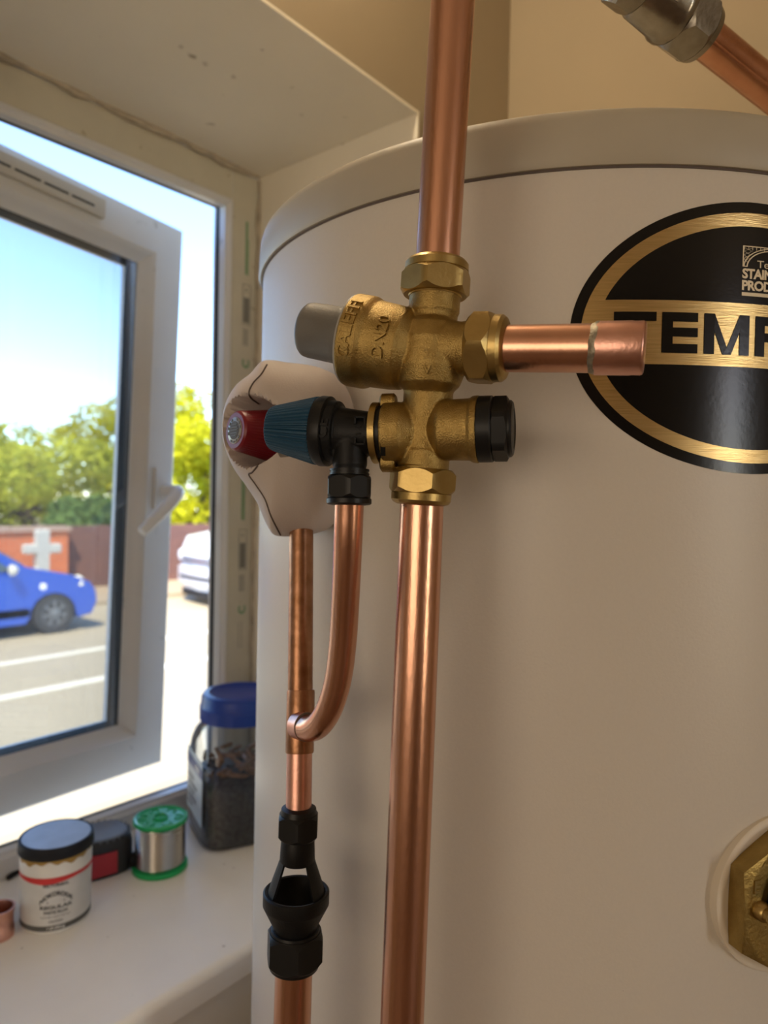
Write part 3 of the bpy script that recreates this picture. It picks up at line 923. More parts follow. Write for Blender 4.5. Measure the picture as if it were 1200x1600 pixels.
# ------------------------------------------------------------------ coupling and pipe above the cylinder
U0, U1 = pt(930, -79, .405), pt(1400, 300, .548)
Ux = (U1 - U0).normalized(); UL = (U1 - U0).length
hu = lambda px: (930 - px) * .405 / ((px - 1400) * .548 + (930 - px) * .405) * UL
S4 = .440 / F
pipe('diagonal_copper_pipe', 'shiny copper pipe slanting down over the cylinder lid at top right', [U0 + Ux * hu(1096), U1] + catmull([U1 + Ux * .02, U1 + Ux * .045 - Z * .006, U1 + Ux * .060 - Z * .035, U1 + Ux * .062 - Z * .30], 6), .0115, mat('polished copper', (.76, .40, .26), .18, 1, 60, 0, (.58, .28, .17), .05, 300))
cp = thing('pipe_coupling', 'grey metal compression coupling on the slanting pipe at top right', 'pipe fitting', U0 + Ux * hu(1090))
mb = MB().hexnut(U0, Ux, 51 * S4, hu(1056), hu(1090), .12, rot=.25)
mb.lathe(U0, Ux, [(hu(1089), 45 * S4), (hu(1096), 42 * S4), (hu(1099), 32 * S4)], 40)
part('coupling_nut', mb, nickel, cp, 30)
mb = MB().lathe(U0, Ux, [(hu(1000), 38 * S4), (hu(1006), 43 * S4), (hu(1042), 45 * S4), (hu(1046), 48 * S4), (hu(1052), 48 * S4), (hu(1057), 44 * S4)], 48)
part('coupling_body', mb, nickel, cp)
mb = MB().hexnut(U0, Ux, 47 * S4, hu(970), hu(1001), .12, rot=.1)
mb.lathe(U0, Ux, [(hu(940), 34 * S4), (hu(944), 42 * S4), (hu(962), 43 * S4), (hu(971), 40 * S4)], 40)
part('coupling_nut', mb, nickel, cp, 30)
uN = (-fw0 - Ux * (-fw0).dot(Ux)).normalized(); uT = Ux.cross(uN)
t = text_mb('22', .0075, .0003, .0001); mb = MB()
if uT.dot(UP) < 0: uT = -uT
mb.v = [U0 + Ux * (hu(1026) + v.x) + (uN * cos(v.y / (44 * S4) - .35) + uT * sin(v.y / (44 * S4) - .35)) * (44.3 * S4 + v.z) for v in t.v]; mb.f = t.f
part('stamped_mark', mb, nickel, cp, 0)

# ------------------------------------------------------------------ things on the sill
def sill_at(px, py, d):
    p = pt(px, py, d); return Vector((p.x, p.y, SILL))
# flux tin
fc = sill_at(87, 1440, .840); fr = .0392
tin = thing('flux_tin', 'white round paste flux tin with black lid and red stripe on the sill', 'tin', fc)
tilt = Vector((0, 0, 1))
part('tin_body', MB().lathe(fc, Z, [(0, fr * .93), (.0012, fr * .955), (.020, fr * .965), (.076, fr * 1.0), (.077, fr * .985), (.089, fr * .985)], 64), mat('white tin', (.80, .79, .74), .35), tin)
part('lid', MB().lathe(fc, Z, [(.0850, fr * .99), (.0850, fr * 1.05), (.0862, fr * 1.06), (.0965, fr * 1.05), (.0980, fr * 1.035), (.0985, fr * 1.0), (.0978, fr * .96), (.0978, .002)], 64), mat('black screw lid', (.012, .013, .017), .5, spec=.25), tin, 40, label='black screw lid')
part('lid_top', MB().lathe(fc, Z, [(.0975, fr * .955), (.0982, fr * .95), (.0982, .002)], 64), mat('sky tinted lid top', (.44, .49, .57), .28, .4, 30, .25), tin, label='grey lid top with the sky reflection coloured in')  # pale blue-grey sky reflection put into the colour of the lid top
aim = math.atan2(-fc.y, -fc.x)           # side that faces the viewer
def tinp(s, z, lift): 
    a = aim + s / fr
    r = fr * (.965 + .035 * max(0, (z - .020)) / .058 if z < .077 else .987) + lift
    return fc + Vector((r * cos(a), r * sin(a), z))
def band(z0, z1, a0, a1, lift, zf=None, n=200):
    mb = MB(); rows = []
    for k in range(n + 1):
        s = fr * (a0 + (a1 - a0) * k / n)
        dz = zf(k / n) if zf else 0
        rows.append(mb.ring([tinp(s, z0 + dz, lift), tinp(s, (z0 + z1) / 2 + dz / 2 if zf else (z0 + z1) / 2, lift), tinp(s, z1, lift)]))
    for a, b in zip(rows, rows[1:]): mb.bridge(a, b, closed=False)
    return mb
lab = part('paper_label', band(.0035, .0635, -2.6, 2.6, .0003), mat('grey white label', (.66, .66, .64), .45, 0, 60, .10), tin)
redm = mat('red print', (.62, .035, .035), .45)
part('red_stripe', band(.0610, .0655, -2.6, 2.6, .0005, lambda t: -.0035 * max(0, 1 - abs(t - .45) / .16)), redm, lab)
part('black_stripe', band(.0045, .0105, -2.6, 2.6, .0005), print_k, lab)
random.seed(9)
part('flux_smear', band(.0790, .0850, -1.6, 1.5, .0004, lambda t: .0028 * sin(t * 17) * sin(t * 31) + .0012), mat('amber flux smear', (.40, .24, .05), .35), tin, label='amber flux smear under the lid')
pr = MB()
def tin_text(txt, sz, z, arch=0, bold=0, s0=0.0, sx=1.0):
    t = text_mb(txt, sz, 0, bold)
    o = MB()
    for v in t.v:
        o.v.append(tinp(s0 + v.x * sx, z + v.y - arch * (v.x * sx) ** 2, .0006))
    o.f = list(t.f); pr.add(o)
tin_text('RECTORSEAL', .0046, .0565, 0, .0002)
tin_text('NOKORODE', .0070, .0468, 33, .0003, 0, .88)
tin_text('REGULAR', .0056, .0312, 0, .0002, 0, 1.45)
tin_text('PASTE FLUX', .0046, .0254, 0, .0002, 0, 1.05)
tin_text('SOLDERS MOST METALS', .0030, .0202, 0, 0)
tin_text('CAUTION', .0034, .0150, 0, .0001)
for a, b in ((-.012, .003), (.003, -.012)):
    pass
LET = MB(); poly([(-.010, .0368), (-.0092, .0361), (.0092, .0382), (.010, .0390)]); poly([(-.010, .0390), (-.0092, .0382), (.0092, .0361), (.010, .0368)])
o = MB(); o.v = [tinp(v.x, v.y, .0006) for v in LET.v]; o.f = LET.f; pr.add(o)
part('label_print', pr, mat('charcoal print', (.07, .07, .075), .5), lab, 0)
pr = MB(); tin_text('1 LB (453 g)', .0040, .0076, 0, .0001)
part('label_print', pr, white_p, lab, 0)

# solder reel
rc = sill_at(250, 1350, .955); rr_ = .0350
reel = thing('solder_reel', 'green plastic reel wound with shiny solder wire on the sill', 'reel', rc)
green = mat('green plastic', (.010, .40, .115), .35)
part('flange', MB().lathe(rc, Z, [(0, rr_ * .98), (.0006, rr_ * 1.03), (.0055, rr_ * 1.03), (.0065, rr_ * .98), (.0065, .012)], 56), green, reel)
tf = MB().lathe(rc, Z, [(.0630, .012), (.0630, rr_ * .97), (.0636, rr_ * 1.01), (.0680, rr_ * 1.01), (.0690, rr_ * .98), (.0685, rr_ * .9), (.0672, rr_ * .86), (.0672, .012)], 56)
part('flange', tf, green, reel)
mb = MB().lathe(rc, Z, [(.060, .0085), (.0695, .0100), (.0700, .0085), (.0640, .0065)], 32, caps=(True, True))
for k in range(6):
    a = k * pi / 3 + .3
    c = rc + Vector((cos(a), sin(a), 0)) * .0225
    mb.tube([c + Vector((cos(a + q * pi / 7) * .006, sin(a + q * pi / 7) * .006, .0676)) for q in range(-5, 6)], .0011, 8)
part('flange_rib', mb, mat('light green plastic', (.03, .42, .16), .3), reel)
coil = MB()
path = []
for k in range(14 * 28):
    a = 2 * pi * k / 28
    path.append(rc + Vector((cos(a) * rr_ * .885, sin(a) * rr_ * .885, .0085 + (.0610 - .0085) * k / (14 * 28))))
coil.tube(path, .00200, 10)
coil.lathe(rc, Z, [(.006, rr_ * .84), (.0632, rr_ * .84)], 40)
coil.tube(catmull([rc + Vector((cos(aim + .3 + q * .25) * rr_ * .935, sin(aim + .3 + q * .25) * rr_ * .935, .0575 - q * .0016)) for q in range(-5, 4)], 4), .0016, 8)
part('solder_wire', coil, mat('bright solder', (.62, .60, .57), .22, 1), reel, 60)

# tape measure lying on its side
tc_ = sill_at(160, 1350, .955)
tape = thing('tape_measure', 'black and red tape measure lying on its side behind the flux tin', 'tape measure', tc_)
toX = Vector((r0.x, r0.y, 0)); toY = fw0
def ctr(w_, h_, n=40, e=3.2):
    ps = []
    for k in range(n):
        a = 2 * pi * k / n
        ps.append((w_ * math.copysign(abs(cos(a)) ** (2 / e), cos(a)), h_ * math.copysign(abs(sin(a)) ** (2 / e), sin(a))))
    return ps
tr_ = radians(38)
tX = toX * cos(tr_) + toY * sin(tr_); tY = -toX * sin(tr_) + toY * cos(tr_)
def loft(mb, O, X, Y, layers, e=3.2, n=44):
    last = None
    for h, s in layers:
        cur = mb.ring([O + X * p[0] + Y * p[1] + Z * h for p in ctr(.036 * s, .036 * s, n, e)])
        if last: mb.bridge(last, cur)
        else: mb.cap(cur, True)
        last = cur
    mb.cap(last)
    return mb
part('case', loft(MB(), tc_, tX, tY, [(0, .93), (.002, .98), (.036, .98), (.044, .94), (.047, .86)]), mat('dark rubber case', (.03, .032, .036), .5), tape)
part('side_plate', loft(MB(), tc_ + Z * .0465, tX, tY, [(0, .84), (.002, .82), (.0025, .70), (.0018, .66)], 2.4), mat('slate grey plate', (.20, .23, .28), .40), tape)
mb = MB()
for k in range(26):
    a = 2 * pi * k / 26
    c = tc_ + Z * .0455 + (tX * cos(a) + tY * sin(a)) * .0338
    mb.lathe(c, Z, [(0, .0017), (.0022, .0014)], 8)
part('grip_ridge', mb, mat('grey ridges', (.09, .10, .11), .5), tape)
mb = MB().box((-.0375, -.016, .004), (-.010, .030, .034), Matrix((tX.to_4d(), tY.to_4d(), Z.to_4d(), (0, 0, 0, 0))).transposed())
# red insert on the side facing the room
mb = MB()
for s0, s1, z0, z1 in ((-.036, .000, .005, .033),):
    ps = [(-.030, -.0374), (.008, -.0374), (.008, -.030), (-.030, -.030)]
    mb.prism(ps, tc_ + Z * z0, tX, tY, Z, z1 - z0)
ps = [(-.0374, -.030), (-.0374, .004), (-.030, .004), (-.030, -.030)]
mb.prism(ps, tc_ + Z * .005, tX, tY, Z, .028)
part('red_grip', mb, mat('red grip', (.50, .03, .05), .4), tape, 30, label='red grip panel')
part('lock_button', MB().lathe(tc_ + tX * .030 - tY * .030 + Z * .012, tX - tY, [(0, .010), (.008, .010), (.011, .006)], 20), black_sat, tape)
part('tape_hook', MB().box((-.044, -.030, .010), (-.036, -.012, .011)).box((-.0445, -.030, .004), (-.0435, -.012, .014)) if False else
     MB().prism([(-.046, -.0180), (-.036, -.0180), (-.036, -.0165), (-.046, -.0165)], tc_ + Z * .008, tX, tY, Z, .018), nickel, tape)

# black pencil behind the tin
p0 = on_plane(12, 1372, 2, SILL + .0035); p1 = on_plane(75, 1330, 2, SILL + .0035)
pd = (p1 - p0).normalized()
pen = thing('black_pencil', 'black pencil lying on the sill behind the flux tin', 'pencil', Vector((p0.x, p0.y, SILL)))
part('barrel', MB().hexnut(p0, pd, .0036, .0, .115, .005, rot=pi / 6, hint=Z), black_sat, pen, 25)
part('tip', MB().lathe(p0 + pd * .115, pd, [(0, .0032), (.012, .0008), (.014, .0003)], 12), mat('wood tip', (.45, .30, .17), .6), pen)

# loose copper fitting at the left edge
lf = sill_at(-2, 1442, .800)
part_ = MB().lathe(lf, Z, [(0, .0135), (0, .0160), (.010, .0160), (.013, .0150), (.024, .0150), (.030, .0163), (.0325, .0168), (.0325, .0150), (.024, .0137), (.004, .0135)], 40)
tag(part('copper_fitting', part_, copper_pink, None, 50, loc=lf), 'loose copper pipe fitting standing on the sill left of the tin', 'pipe fitting')

# storage jar
jc = sill_at(374, 1293, 1.075); JW = .068
jar = thing('storage_jar', 'clear plastic jar of dark fixings with a blue lid on the sill corner', 'jar', jc)
jX = Vector((1, 0, 0)); jY = Vector((0, 1, 0))
jr = radians(67)
jX = Vector((cos(jr), sin(jr), 0)); jY = Vector((-sin(jr), cos(jr), 0))
def jl(mb, layers, e0=5, cap0=True, cap1=True, O=jc):
    last = None
    for h, s, e in layers:
        cur = mb.ring([O + jX * p[0] + jY * p[1] + Z * h for p in ctr(s, s, 64, e)])
        if last: mb.bridge(last, cur)
        elif cap0: mb.cap(cur, True)
        last = cur
    if cap1: mb.cap(last)
    return mb
JH = .176
part('jar_body', jl(MB(), [(.0005, JW * .90, 5), (.004, JW * .97, 5), (.010, JW, 5), (.120, JW, 5), (.136, JW * .98, 4), (.150, JW * .93, 3.2), (.160, JW * .86, 2.5), (.166, JW * .82, 2), (JH + .01, JW * .80, 2)], cap1=False), jar_m, jar, 50)
part('jar_lid', MB().lathe(jc, Z, [(JH - .006, JW * .83), (JH - .006, JW * .90), (JH + .012, JW * .90), (JH + .014, JW * .875), (JH + .026, JW * .865), (JH + .031, JW * .82), (JH + .032, JW * .70), (JH + .030, JW * .66), (JH + .030, .002)], 64), mat('blue lid', (.010, .045, .30), .32), jar, 40, label='blue screw lid')
cont = jl(MB(), [(.003, JW * .93, 5), (.008, JW * .965, 5), (.082, JW * .965, 5), (.088, JW * .90, 4), (.092, JW * .6, 2.5), (.095, JW * .2, 2)])
part('fixings', cont, mat('dark fixings', (.20, .19, .185), .55, .1, 160, .0, (.07, .065, .066), 1.0, 220), jar, 60, kind='stuff')
random.seed(21)
mb = MB()
for k in range(44):
    a = random.uniform(0, 2 * pi); r = JW * .78 * math.sqrt(random.random())
    c = jc + Vector((cos(a) * r, sin(a) * r, random.uniform(.088, .116)))
    d = Vector((random.uniform(-1, 1), random.uniform(-1, 1), random.uniform(-.5, .5))).normalized() * random.uniform(.010, .017)
    mb.tube([c - d, c + d * .5, c + d], [.0030, .0034, .0016], 8)
part('wall_plug', mb, mat('brown wall plugs', (.50, .29, .17), .5, 0, 80, .5), jar, 50, kind='stuff')
mb = MB()
random.seed(4)
for k in range(70):
    a = random.uniform(0, 2 * pi); r = JW * .80 * math.sqrt(random.random())
    c = jc + Vector((cos(a) * r, sin(a) * r, random.uniform(.082, .098)))
    d = Vector((random.uniform(-1, 1), random.uniform(-1, 1), random.uniform(-.5, .5))).normalized() * .009
    mb.tube([c - d, c + d], [.0016, .0010], 6)
part('screw', mb, mat('black screws', (.12, .11, .11), .4, .4), jar, 50, kind='stuff')
# label on the side towards the room's left
mb = MB(); pr1 = MB(); pr2 = MB()
def jlab(mb, s0, s1, z0, z1, lift):
    # flat faces of the rounded square, left face (-jX)
    O_ = jc + jY * (JW + lift)
    mb.prism([(s0, z0), (s1, z0), (s1, z1), (s0, z1)], O_, -jX, Z, jY, .0002)
jlab(mb, -.046, .046, .030, .122, .0002)
jl_ = part('paper_label', mb, mat('pale blue label', (.60, .68, .73), .45), jar, 0)
jlab(pr1, -.046, .046, .098, .113, .0006)
part('blue_band', pr1, mat('navy print', (.02, .06, .26), .45), jl_, 0)
t = text_mb('x500', .013, 0, .0004); o = MB(); o.v = [jc + jY * (JW + .0012) - jX * (v.x + .018) + Z * (.1055 + v.y) for v in t.v]; o.f = t.f
part('label_print', o, white_p, jl_, 0)
for k in range(5):
    jlab(pr2, -.040, -.040 + (.03, .05, .04, .055, .035)[k], .040 + k * .010, .045 + k * .010, .0006)
part('label_print', pr2, mat('grey print', (.18, .22, .26), .5), jl_, 0)

# ------------------------------------------------------------------ street outside
GZ = -.6
road_m = mat('sunlit asphalt', (.40, .345, .24), .9, 0, 1.2, .10, bump=.3, bscale=40)
pave_m = mat('paving', (.42, .33, .22), .9, 0, 2.5, .18, bump=.3, bscale=20)
part('trim_4', MB().box((-30, 4.4, GZ - .3), (70, 12.6, GZ)), road_m, kind='structure', smooth=0)
part('trim_7', MB().box((-30, OUT, GZ - .3), (70, 4.4, GZ + .05)), mat('buff paving', (.42, .335, .205), .9, 0, 1.5, .12), kind='structure', smooth=0)
part('trim_5', MB().box((-30, 12.6, GZ - .3), (70, 60, GZ + .08)), pave_m, kind='structure', smooth=0)
paint = mat('white road paint', (.80, .76, .62), .8, 0, 3, .12)
for i, (y, x0, x1, wd) in enumerate(((7.55, -8, 60, .16), (9.05, -8, 7.9, .13))):
    o = part('road_line', MB().box((x0, y - wd / 2, GZ), (x1, y + wd / 2, GZ + .008)), paint, None, 0, loc=((x0 + x1) / 2, y, GZ))
    tag(o, ('long white painted road line nearest the house', 'thin white road line nearer the blue car')[i], 'road marking')

# blue hatchback driving to the right
def bodyshell(prof, half, crown, tx_, ty_, org):
    """closed side profile lofted across the width with rounded shoulders"""
    mb = MB(); rows = []
    for y, f, inz in ((-half, .955, .0), (-half * .97, .985, 0), (-half * .86, 1, 0), (0, 1.0, 0), (half * .86, 1, 0), (half * .97, .985, 0), (half, .955, 0)):
        pts = []
        for x, z in prof:
            yy = y * (1 - max(0, z - crown) * .30)
            cx = 1.9
            pts.append(org + tx_ * (cx + (x - cx) * (f * .5 + .5)) + ty_ * yy + Z * (.62 + (z - .62) * f))
        rows.append(mb.ring(pts))
    for a, b in zip(rows, rows[1:]): mb.bridge(a, b)
    mb.cap(rows[0], True); mb.cap(rows[-1])
    return mb
def wheel(parent, c, axis, r, m_t, m_r):
    o = part('wheel', MB().lathe(c - axis * .09, axis, [(0, r * .62), (0, r * .94), (.02, r), (.16, r), (.18, r * .94), (.18, r * .64), (.165, r * .6)], 36), m_t, parent)
    mb = MB().lathe(c + axis * .06, axis, [(0, r * .64), (.02, r * .64), (.022, r * .58), (.0, r * .55), (.0, .001)], 32)
    for k in range(7):
        a = 2 * pi * k / 7
        x, y, _ = basis(axis)
        d = x * cos(a) + y * sin(a); e = axis.cross(d)
        mb.prism([(0, -.022), (r * .58, -.016), (r * .58, .016), (0, .022)], c + axis * .062, d, e, axis, .022)
    mb.lathe(c + axis * .07, axis, [(0, r * .2), (.025, r * .17), (.03, .001)], 20)
    part('rim', mb, m_r, o, 30)
    return o
tyre = mat('tyre', (.035, .035, .037), .8)
rim_m = mat('alloy rim', (.22, .22, .23), .4, .6)
car_blue = mat('blue car paint', (.003, .045, .36), .3, 0, coat=.3)
dkglass = mat('dark car glass', (.05, .075, .085), .08, 0, spec=.8)
wf = on_plane(85, 990, 2, GZ)                 # front wheel contact
cX = Vector((1, 0, 0)); cY = Vector((0, -1, 0))       # heading right, near side towards the house
CO = wf - cX * 3.02 + Vector((0, .82, 0))     # rear bumper origin, centre line
car = thing('blue_car', 'bright blue hatchback on the road in front of the brick wall', 'car', CO)
prof = [(.05, .32), (.02, .60), (.06, .92), (.30, 1.30), (.55, 1.44), (1.2, 1.50), (1.75, 1.46), (2.15, 1.32), (2.62, 1.02), (2.9, .955), (3.30, .86), (3.58, .74), (3.68, .60), (3.70, .42), (3.62, .24), (3.40, .20)]
for k in range(9):
    a = pi * k / 8; prof.append((3.02 + .36 * cos(a), .26 + .36 * sin(a)))
prof += [(2.6, .18), (.98, .18)]
for k in range(9):
    a = pi * k / 8; prof.append((.62 + .34 * cos(a), .26 + .34 * sin(a)))
part('car_body', bodyshell(prof, .84, .85, cX, cY, CO), car_blue, car, 35)
for x in (.62, 3.02):
    for s in (1, -1): wheel(car, CO + cX * x + cY * (s * .74) + Z * .305, cY * s, .305, tyre, rim_m)
def side(ps, s, y, m, nm, th=.01, lab=None):
    mb = MB()
    mb.prism(ps, CO + cY * (s * y), cX, Z, cY * s, th)
    return part(nm, mb, m, car, 0, label=lab)
for s in (1, -1):
    # side windows follow the tumblehome of the cabin
    for nm, ps in (('side_window', [(1.36, .97), (2.42, .97), (2.12, 1.22), (1.78, 1.37), (1.36, 1.40)]), ('side_window', [(.50, .97), (1.28, .97), (1.28, 1.40), (.70, 1.36)])):
        mb = MB()
        i = mb.ring([CO + cX * x + Z * z + cY * s * (.842 * (1 - (z - .85) * .30)) for x, z in ps])
        j = mb.ring([CO + cX * x + Z * z + cY * s * (.842 * (1 - (z - .85) * .30) - .02) for x, z in ps])
        mb.bridge(i, j); mb.cap(i); mb.cap(j, True)
        part(nm, mb, dkglass, car, 0)
mb = MB(); ws = [(-.58, 2.20, 1.31), (.58, 2.20, 1.31), (.66, 2.62, 1.035), (-.66, 2.62, 1.035)]
i = mb.ring([CO + cX * (x + .01) + cY * y + Z * (z + .012) for y, x, z in ws]); j = mb.ring([CO + cX * (x - .03) + cY * y + Z * (z - .03) for y, x, z in ws])
mb.bridge(i, j); mb.cap(i); mb.cap(j, True)
part('windscreen', mb, dkglass, car, 0)
for s in (1, -1):
    mb = MB()
    c = CO + cX * 3.50 + cY * (s * .70) + Z * .70
    mb.lathe(c - cX * .10, (cX * .8 + cY * s * .45 + Z * .55), [(0, .10), (.05, .125), (.11, .105), (.14, .05)], 24)
    part('headlight', mb, mat('clear lamp', (.78, .72, .58), .2), car)
    mb = MB(); c = CO + cX * 2.38 + cY * (s * .93) + Z * 1.0
    mb.lathe(c - cX * .06, cX, [(0, .06), (.02, .085), (.08, .07), (.12, .02)], 20)
    part('wing_mirror', mb, mat('mirror cover', (.62, .58, .48), .4), car)
side([(.95, .30), (2.62, .30), (2.66, .36), (2.62, .42), (.95, .42)], 1, .82, white_p, 'sill_stripe', .02, 'white stripe along the door')
part('wing_spot', MB().lathe(CO + cX * 2.84 + cY * .815 + Z * .72, cY, [(0, .05), (.02, .05)], 20), white_p, car)  # plain white disc on the front wing

# white van parked with its nose towards the house
van_w = mat('white van paint', (.86, .86, .84), .25, coat=.5)
vf = on_plane(300, 946, 2, GZ)
hd = (RI * -.80 - fw0 * .75); hd.z = 0; hd.normalize()
vX = -hd; vY = Vector((-vX.y, vX.x, 0))
VO = vf + vX * .10 + vY * .0
VO.z = GZ
van = thing('white_van', 'white van parked beside the hedge, seen through the open window gap', 'van', VO + vX * 2)
prof = [(.06, .22), (0, .34), (0, .62), (.02, 1.08), (.12, 1.30), (.80, 1.42), (1.50, 2.02), (1.8, 2.10), (4.6, 2.08), (4.72, 1.9), (4.75, .3)]
vb = MB(); rows = []
for y, f in ((-.96, .93), (-.90, .98), (-.70, 1), (0, 1.0), (.70, 1), (.90, .98), (.96, .93)):
    sh = .16 * (abs(y) / .96) ** 3
    rows.append(vb.ring([VO + vX * (x + (sh if x < 1 else 0)) + vY * (y * (1 - max(0, z - 1.2) * .10)) + Z * (.9 + (z - .9) * f) for x, z in prof]))
for a, b in zip(rows, rows[1:]): vb.bridge(a, b)
vb.cap(rows[0], True); vb.cap(rows[-1])
part('van_body', vb, van_w, van, 35)
def vbar(nm, z0, z1, m, dx, half=.80):
    mb = MB(); rs = []
    for k in range(9):
        y = -half + 2 * half * k / 8
        sh = .16 * (abs(y) / .96) ** 3
        rs.append(mb.ring([VO + vX * (sh - dx) + vY * y + Z * z0, VO + vX * (sh - dx) + vY * y + Z * z1, VO + vX * (sh + .06) + vY * y + Z * z1, VO + vX * (sh + .06) + vY * y + Z * z0]))
    for a, b in zip(rs, rs[1:]): mb.bridge(a, b)
    mb.cap(rs[0], True); mb.cap(rs[-1])
    return part(nm, mb, m, van, 30)
vbar('grille', .78, .92, mat('grey grille', (.16, .18, .22), .4), .02)
vbar('grille_slat', .84, .86, mat('chrome slat', (.6, .6, .62), .2, .8), .035)
vbar('bumper', .40, .70, mat('silver bumper', (.52, .52, .54), .4), .07, .88)
vbar('bumper_slot', .50, .56, mat('dark slot', (.05, .05, .055), .6), .085, .62)
vbar('underside', .14, .26, mat('black skirt', (.015, .015, .016), .7), -.02, .84)
mb = MB(); ws = [(-.74, .86, 1.445), (.74, .86, 1.445), (.66, 1.46, 1.96), (-.66, 1.46, 1.96)]
i = mb.ring([VO + vX * (x - .01) + vY * y + Z * (z + .02) for y, x, z in ws]); j = mb.ring([VO + vX * (x + .05) + vY * y + Z * (z - .04) for y, x, z in ws])
mb.bridge(i, j); mb.cap(i); mb.cap(j, True)
part('windscreen', mb, mat('blue grey glass', (.20, .30, .36), .06, spec=.8), van, 0)
for s in (1, -1):
    part('headlight', MB().lathe(VO + vX * .10 + vY * (s * .78) + Z * .92, -vX, [(-.04, .13), (.05, .11), (.07, .04)], 20), mat('lamp glass', (.6, .62, .64), .15), van)
    for x in (.85, 3.9):
        wheel(van, VO + vX * x + vY * (s * .86) + Z * .33, vY * s, .33, tyre, rim_m)

# walls beyond the pavement
def brickmat(name, c1, c2, mo):
    m = bpy.data.materials.new(name); m.use_nodes = True
    n = m.node_tree.nodes; L = m.node_tree.links; b = n['Principled BSDF']; b.inputs['Roughness'].default_value = .85
    tc = n.new('ShaderNodeTexCoord'); mp = n.new('ShaderNodeMapping'); mp.inputs['Rotation'].default_value = (pi / 2, 0, 0)
    L.new(tc.outputs['Object'], mp.inputs[0])
    br = n.new('ShaderNodeTexBrick'); br.inputs['Scale'].default_value = 1
    br.inputs['Color1'].default_value = (*c1, 1); br.inputs['Color2'].default_value = (*c2, 1); br.inputs['Mortar'].default_value = (*mo, 1)
    br.inputs['Brick Width'].default_value = .225; br.inputs['Row Height'].default_value = .075; br.inputs['Mortar Size'].default_value = .008
    L.new(mp.outputs[0], br.inputs[0]); L.new(br.outputs[0], b.inputs['Base Color'])
    bp_ = n.new('ShaderNodeBump'); bp_.inputs['Distance'].default_value = .01; L.new(br.outputs['Fac'], bp_.inputs['Height']); bp_.invert = True
    L.new(bp_.outputs[0], b.inputs['Normal'])
    return m
WYY = 14.4
xs = on_plane(106, 900, 1, WYY).x
wz = on_plane(60, 823, 1, WYY).z
bw_ = thing('brick_wall', 'sunlit orange brick garden wall with pale coping across the road', 'wall', (xs - 5, WYY, GZ))
part('brickwork', MB().box((-12, WYY, GZ), (xs, WYY + .30, wz - .10)), brickmat('orange brick', (.68, .16, .05), (.58, .125, .04), (.55, .30, .18)), bw_, 0)
mb = MB()
for k in range(30):
    x1 = xs + .04 - k * .62
    if x1 < -12: break
    mb.box((max(-12, x1 - .61), WYY - .05, wz - .10), (x1, WYY + .35, wz))
part('coping', mb, mat('coping stone', (.40, .27, .20), .8), bw_, 0)
xs2 = on_plane(200, 900, 1, WYY + .35).x
dw = thing('dark_wall', 'dark brown brick wall with piers beside the orange wall', 'wall', (xs + 1, WYY, GZ))
dkb = brickmat('dark brown brick', (.20, .085, .065), (.15, .065, .055), (.20, .13, .10))
part('brickwork', MB().box((xs + .02, WYY + .25, GZ), (xs + 26, WYY + .55, wz - .02)), dkb, dw, 0)
for k in range(5):
    x = xs + 1.55 + k * 3.0
    p = part('pier', MB().box((x, WYY + .05, GZ), (x + .45, WYY + .26, wz + .05)), brickmat('pier brick', (.30, .12, .085), (.24, .09, .07), (.28, .18, .14)), dw, 0)

# white stone cross
cb_ = on_plane(65, 890, 1, WYY - .85)
cz = GZ + .08
crs = thing('stone_cross', 'pale stone cross on a stepped plinth in front of the orange wall', 'cross', (cb_.x, cb_.y, cz))
stone = mat('pale stone', (.52, .50, .44), .8, 0, 14, .15, bump=.4, bscale=30)
ctop = on_plane(65, 827, 1, cb_.y).z
def bevbox(a, b, e=.02):
    mb = MB(); last = None
    for z, i in ((a[2], e), (a[2] + e, 0), (b[2] - e, 0), (b[2], e)):
        cur = mb.ring([(a[0] + i, a[1] + i, z), (b[0] - i, a[1] + i, z), (b[0] - i, b[1] - i, z), (a[0] + i, b[1] - i, z)])
        if last: mb.bridge(last, cur)
        else: mb.cap(cur, True)
        last = cur
    mb.cap(last); return mb
x, y = cb_.x, cb_.y
part('plinth', bevbox((x - .45, y - .3, cz), (x + .55, y + .3, cz + .34)), stone, crs, 20)
part('plinth', bevbox((x - .30, y - .2, cz + .34), (x + .30, y + .2, cz + .46)), stone, crs, 20)
part('shaft', bevbox((x - .115, y - .08, cz + .46), (x + .115, y + .08, ctop), .03), stone, crs, 20)
za = on_plane(65, 857, 1, cb_.y).z
part('cross_arm', bevbox((x - .34, y - .081, za - .10), (x + .34, y + .081, za + .09), .03), stone, crs, 20)

# trees and shrubs: every leaf a small blade
def leafmat(name, c):
    m = bpy.data.materials.new(name); m.use_nodes = True
    n = m.node_tree.nodes; L = m.node_tree.links; n.clear()
    o = n.new('ShaderNodeOutputMaterial'); a = n.new('ShaderNodeBsdfDiffuse'); b = n.new('ShaderNodeBsdfTranslucent'); x = n.new('ShaderNodeMixShader')
    tc = n.new('ShaderNodeTexCoord'); no = n.new('ShaderNodeTexNoise'); no.inputs['Scale'].default_value = 1.6
    L.new(tc.outputs['Object'], no.inputs[0]); r = n.new('ShaderNodeValToRGB')
    r.color_ramp.elements[0].position = .35; r.color_ramp.elements[1].position = .65
    r.color_ramp.elements[0].color = (*[q * .6 for q in c], 1); r.color_ramp.elements[1].color = (*c, 1)
    L.new(no.outputs['Fac'], r.inputs[0]); L.new(r.outputs[0], a.inputs[0]); L.new(r.outputs[0], b.inputs[0])
    x.inputs[0].default_value = .4; L.new(a.outputs[0], x.inputs[1]); L.new(b.outputs[0], x.inputs[2]); L.new(x.outputs[0], o.inputs[0])
    return m
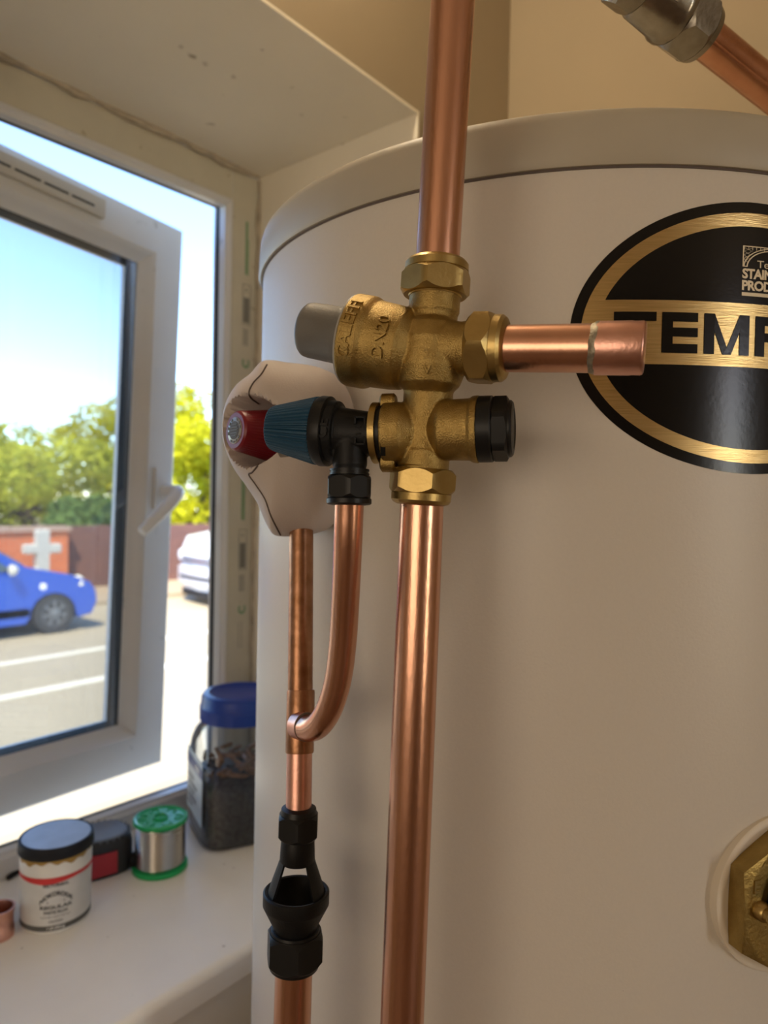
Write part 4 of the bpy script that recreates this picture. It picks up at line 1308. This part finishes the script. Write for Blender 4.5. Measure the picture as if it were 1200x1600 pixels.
leafs = [leafmat('leaf yellow green', (.60, .58, .03)), leafmat('leaf mid green', (.56, .58, .08)), leafmat('leaf blue green', (.20, .30, .09))]
bark = mat('bark', (.13, .09, .06), .9, 0, 20, .4)
def tree(name, label, base, height, crowns, leaf, n, size, seed):
    random.seed(seed)
    t = thing(name, label, 'tree', base)
    b = Vector(base)
    mb = MB().tube([b, b + Z * height * .3, b + Z * height * .62], [.22, .16, .08], 12)
    for c in crowns[:6]:
        cc_ = b + Vector(c[0]); mb.tube([b + Z * min(height * .35, cc_.z - b.z), (b + cc_) / 2 + Z * .3 + Z * 0, cc_], [.10, .07, .03], 8)
    part('trunk', mb, bark, t)
    lv = MB(); tot = sum(c[1] ** 2 for c in crowns)
    for c, r, sq in crowns:
        for _ in range(int(n * r * r / tot)):
            d = Vector((random.gauss(0, 1), random.gauss(0, 1), random.gauss(0, 1))).normalized()
            rad = r * random.uniform(.55, 1.06) ** .6
            p = b + Vector(c) + Vector((d.x * rad, d.y * rad, d.z * rad * sq))
            u_ = Vector((random.gauss(0, 1), random.gauss(0, 1), random.gauss(0, .6))).normalized()
            v_ = u_.cross(d + Vector((random.uniform(-.6, .6),) * 3)).normalized()
            s_l = size * random.uniform(.6, 1.3)
            i = len(lv.v)
            lv.v += [p - u_ * s_l, p + v_ * s_l * .45, p + u_ * s_l, p - v_ * s_l * .45]
            lv.f.append((i, i + 1, i + 2, i + 3))
    me = bpy.data.meshes.new('foliage')
    me.from_pydata([tuple(v - b) for v in lv.v], [], lv.f)
    me.materials.append(leaf)
    o = bpy.data.objects.new('foliage', me); C.objects.link(o); o.parent = t; o['kind'] = 'stuff'
    return t
def gp(px, d):   # ground point on a line of sight
    p = pt(px, 790, d); return Vector((p.x, p.y, GZ + .05))
def crown(seed, w_, h0, h1, k, r0_, r1_):
    random.seed(seed)
    return [((random.uniform(-w_, w_), random.uniform(-w_ * .6, w_ * .6), h0 + (h1 - h0) * (q / max(1, k - 1)) ** .8), random.uniform(r0_, r1_), .8) for q in range(k)]
tree('tree', 'bright yellow green tree behind the white van', gp(322, 20), 5, crown(1, 1.1, .9, 3.6, 11, .7, 1.05), leafs[0], 9000, .10, 1)
tree('tree', 'airy sunlit tree rising in the middle of the glass', gp(155, 29), 7, crown(2, 1.8, 1.4, 5.4, 13, .75, 1.2), leafs[0], 6500, .12, 2)
tree('tree', 'dense mid green tree behind the orange brick wall', gp(45, 21), 5, crown(3, 2.1, .9, 3.2, 14, .75, 1.15), leafs[1], 10000, .11, 3)
tree('tree', 'tree at the far left edge above the blue car', gp(-60, 30), 5, crown(4, 2.2, 1.0, 4.6, 10, .9, 1.3), leafs[1], 7000, .12, 4)
tree('shrub', 'dark blue green shrub above the dark brown wall', gp(138, 17.9), 3, crown(5, .6, .9, 1.7, 9, .4, .6), leafs[2], 6000, .09, 5)
tree('tree', 'tall thin tree top showing between the sash and the frame', gp(275, 34), 9, crown(6, 1.1, 3.2, 7.0, 8, .6, 1.1), leafs[0], 3500, .12, 6)
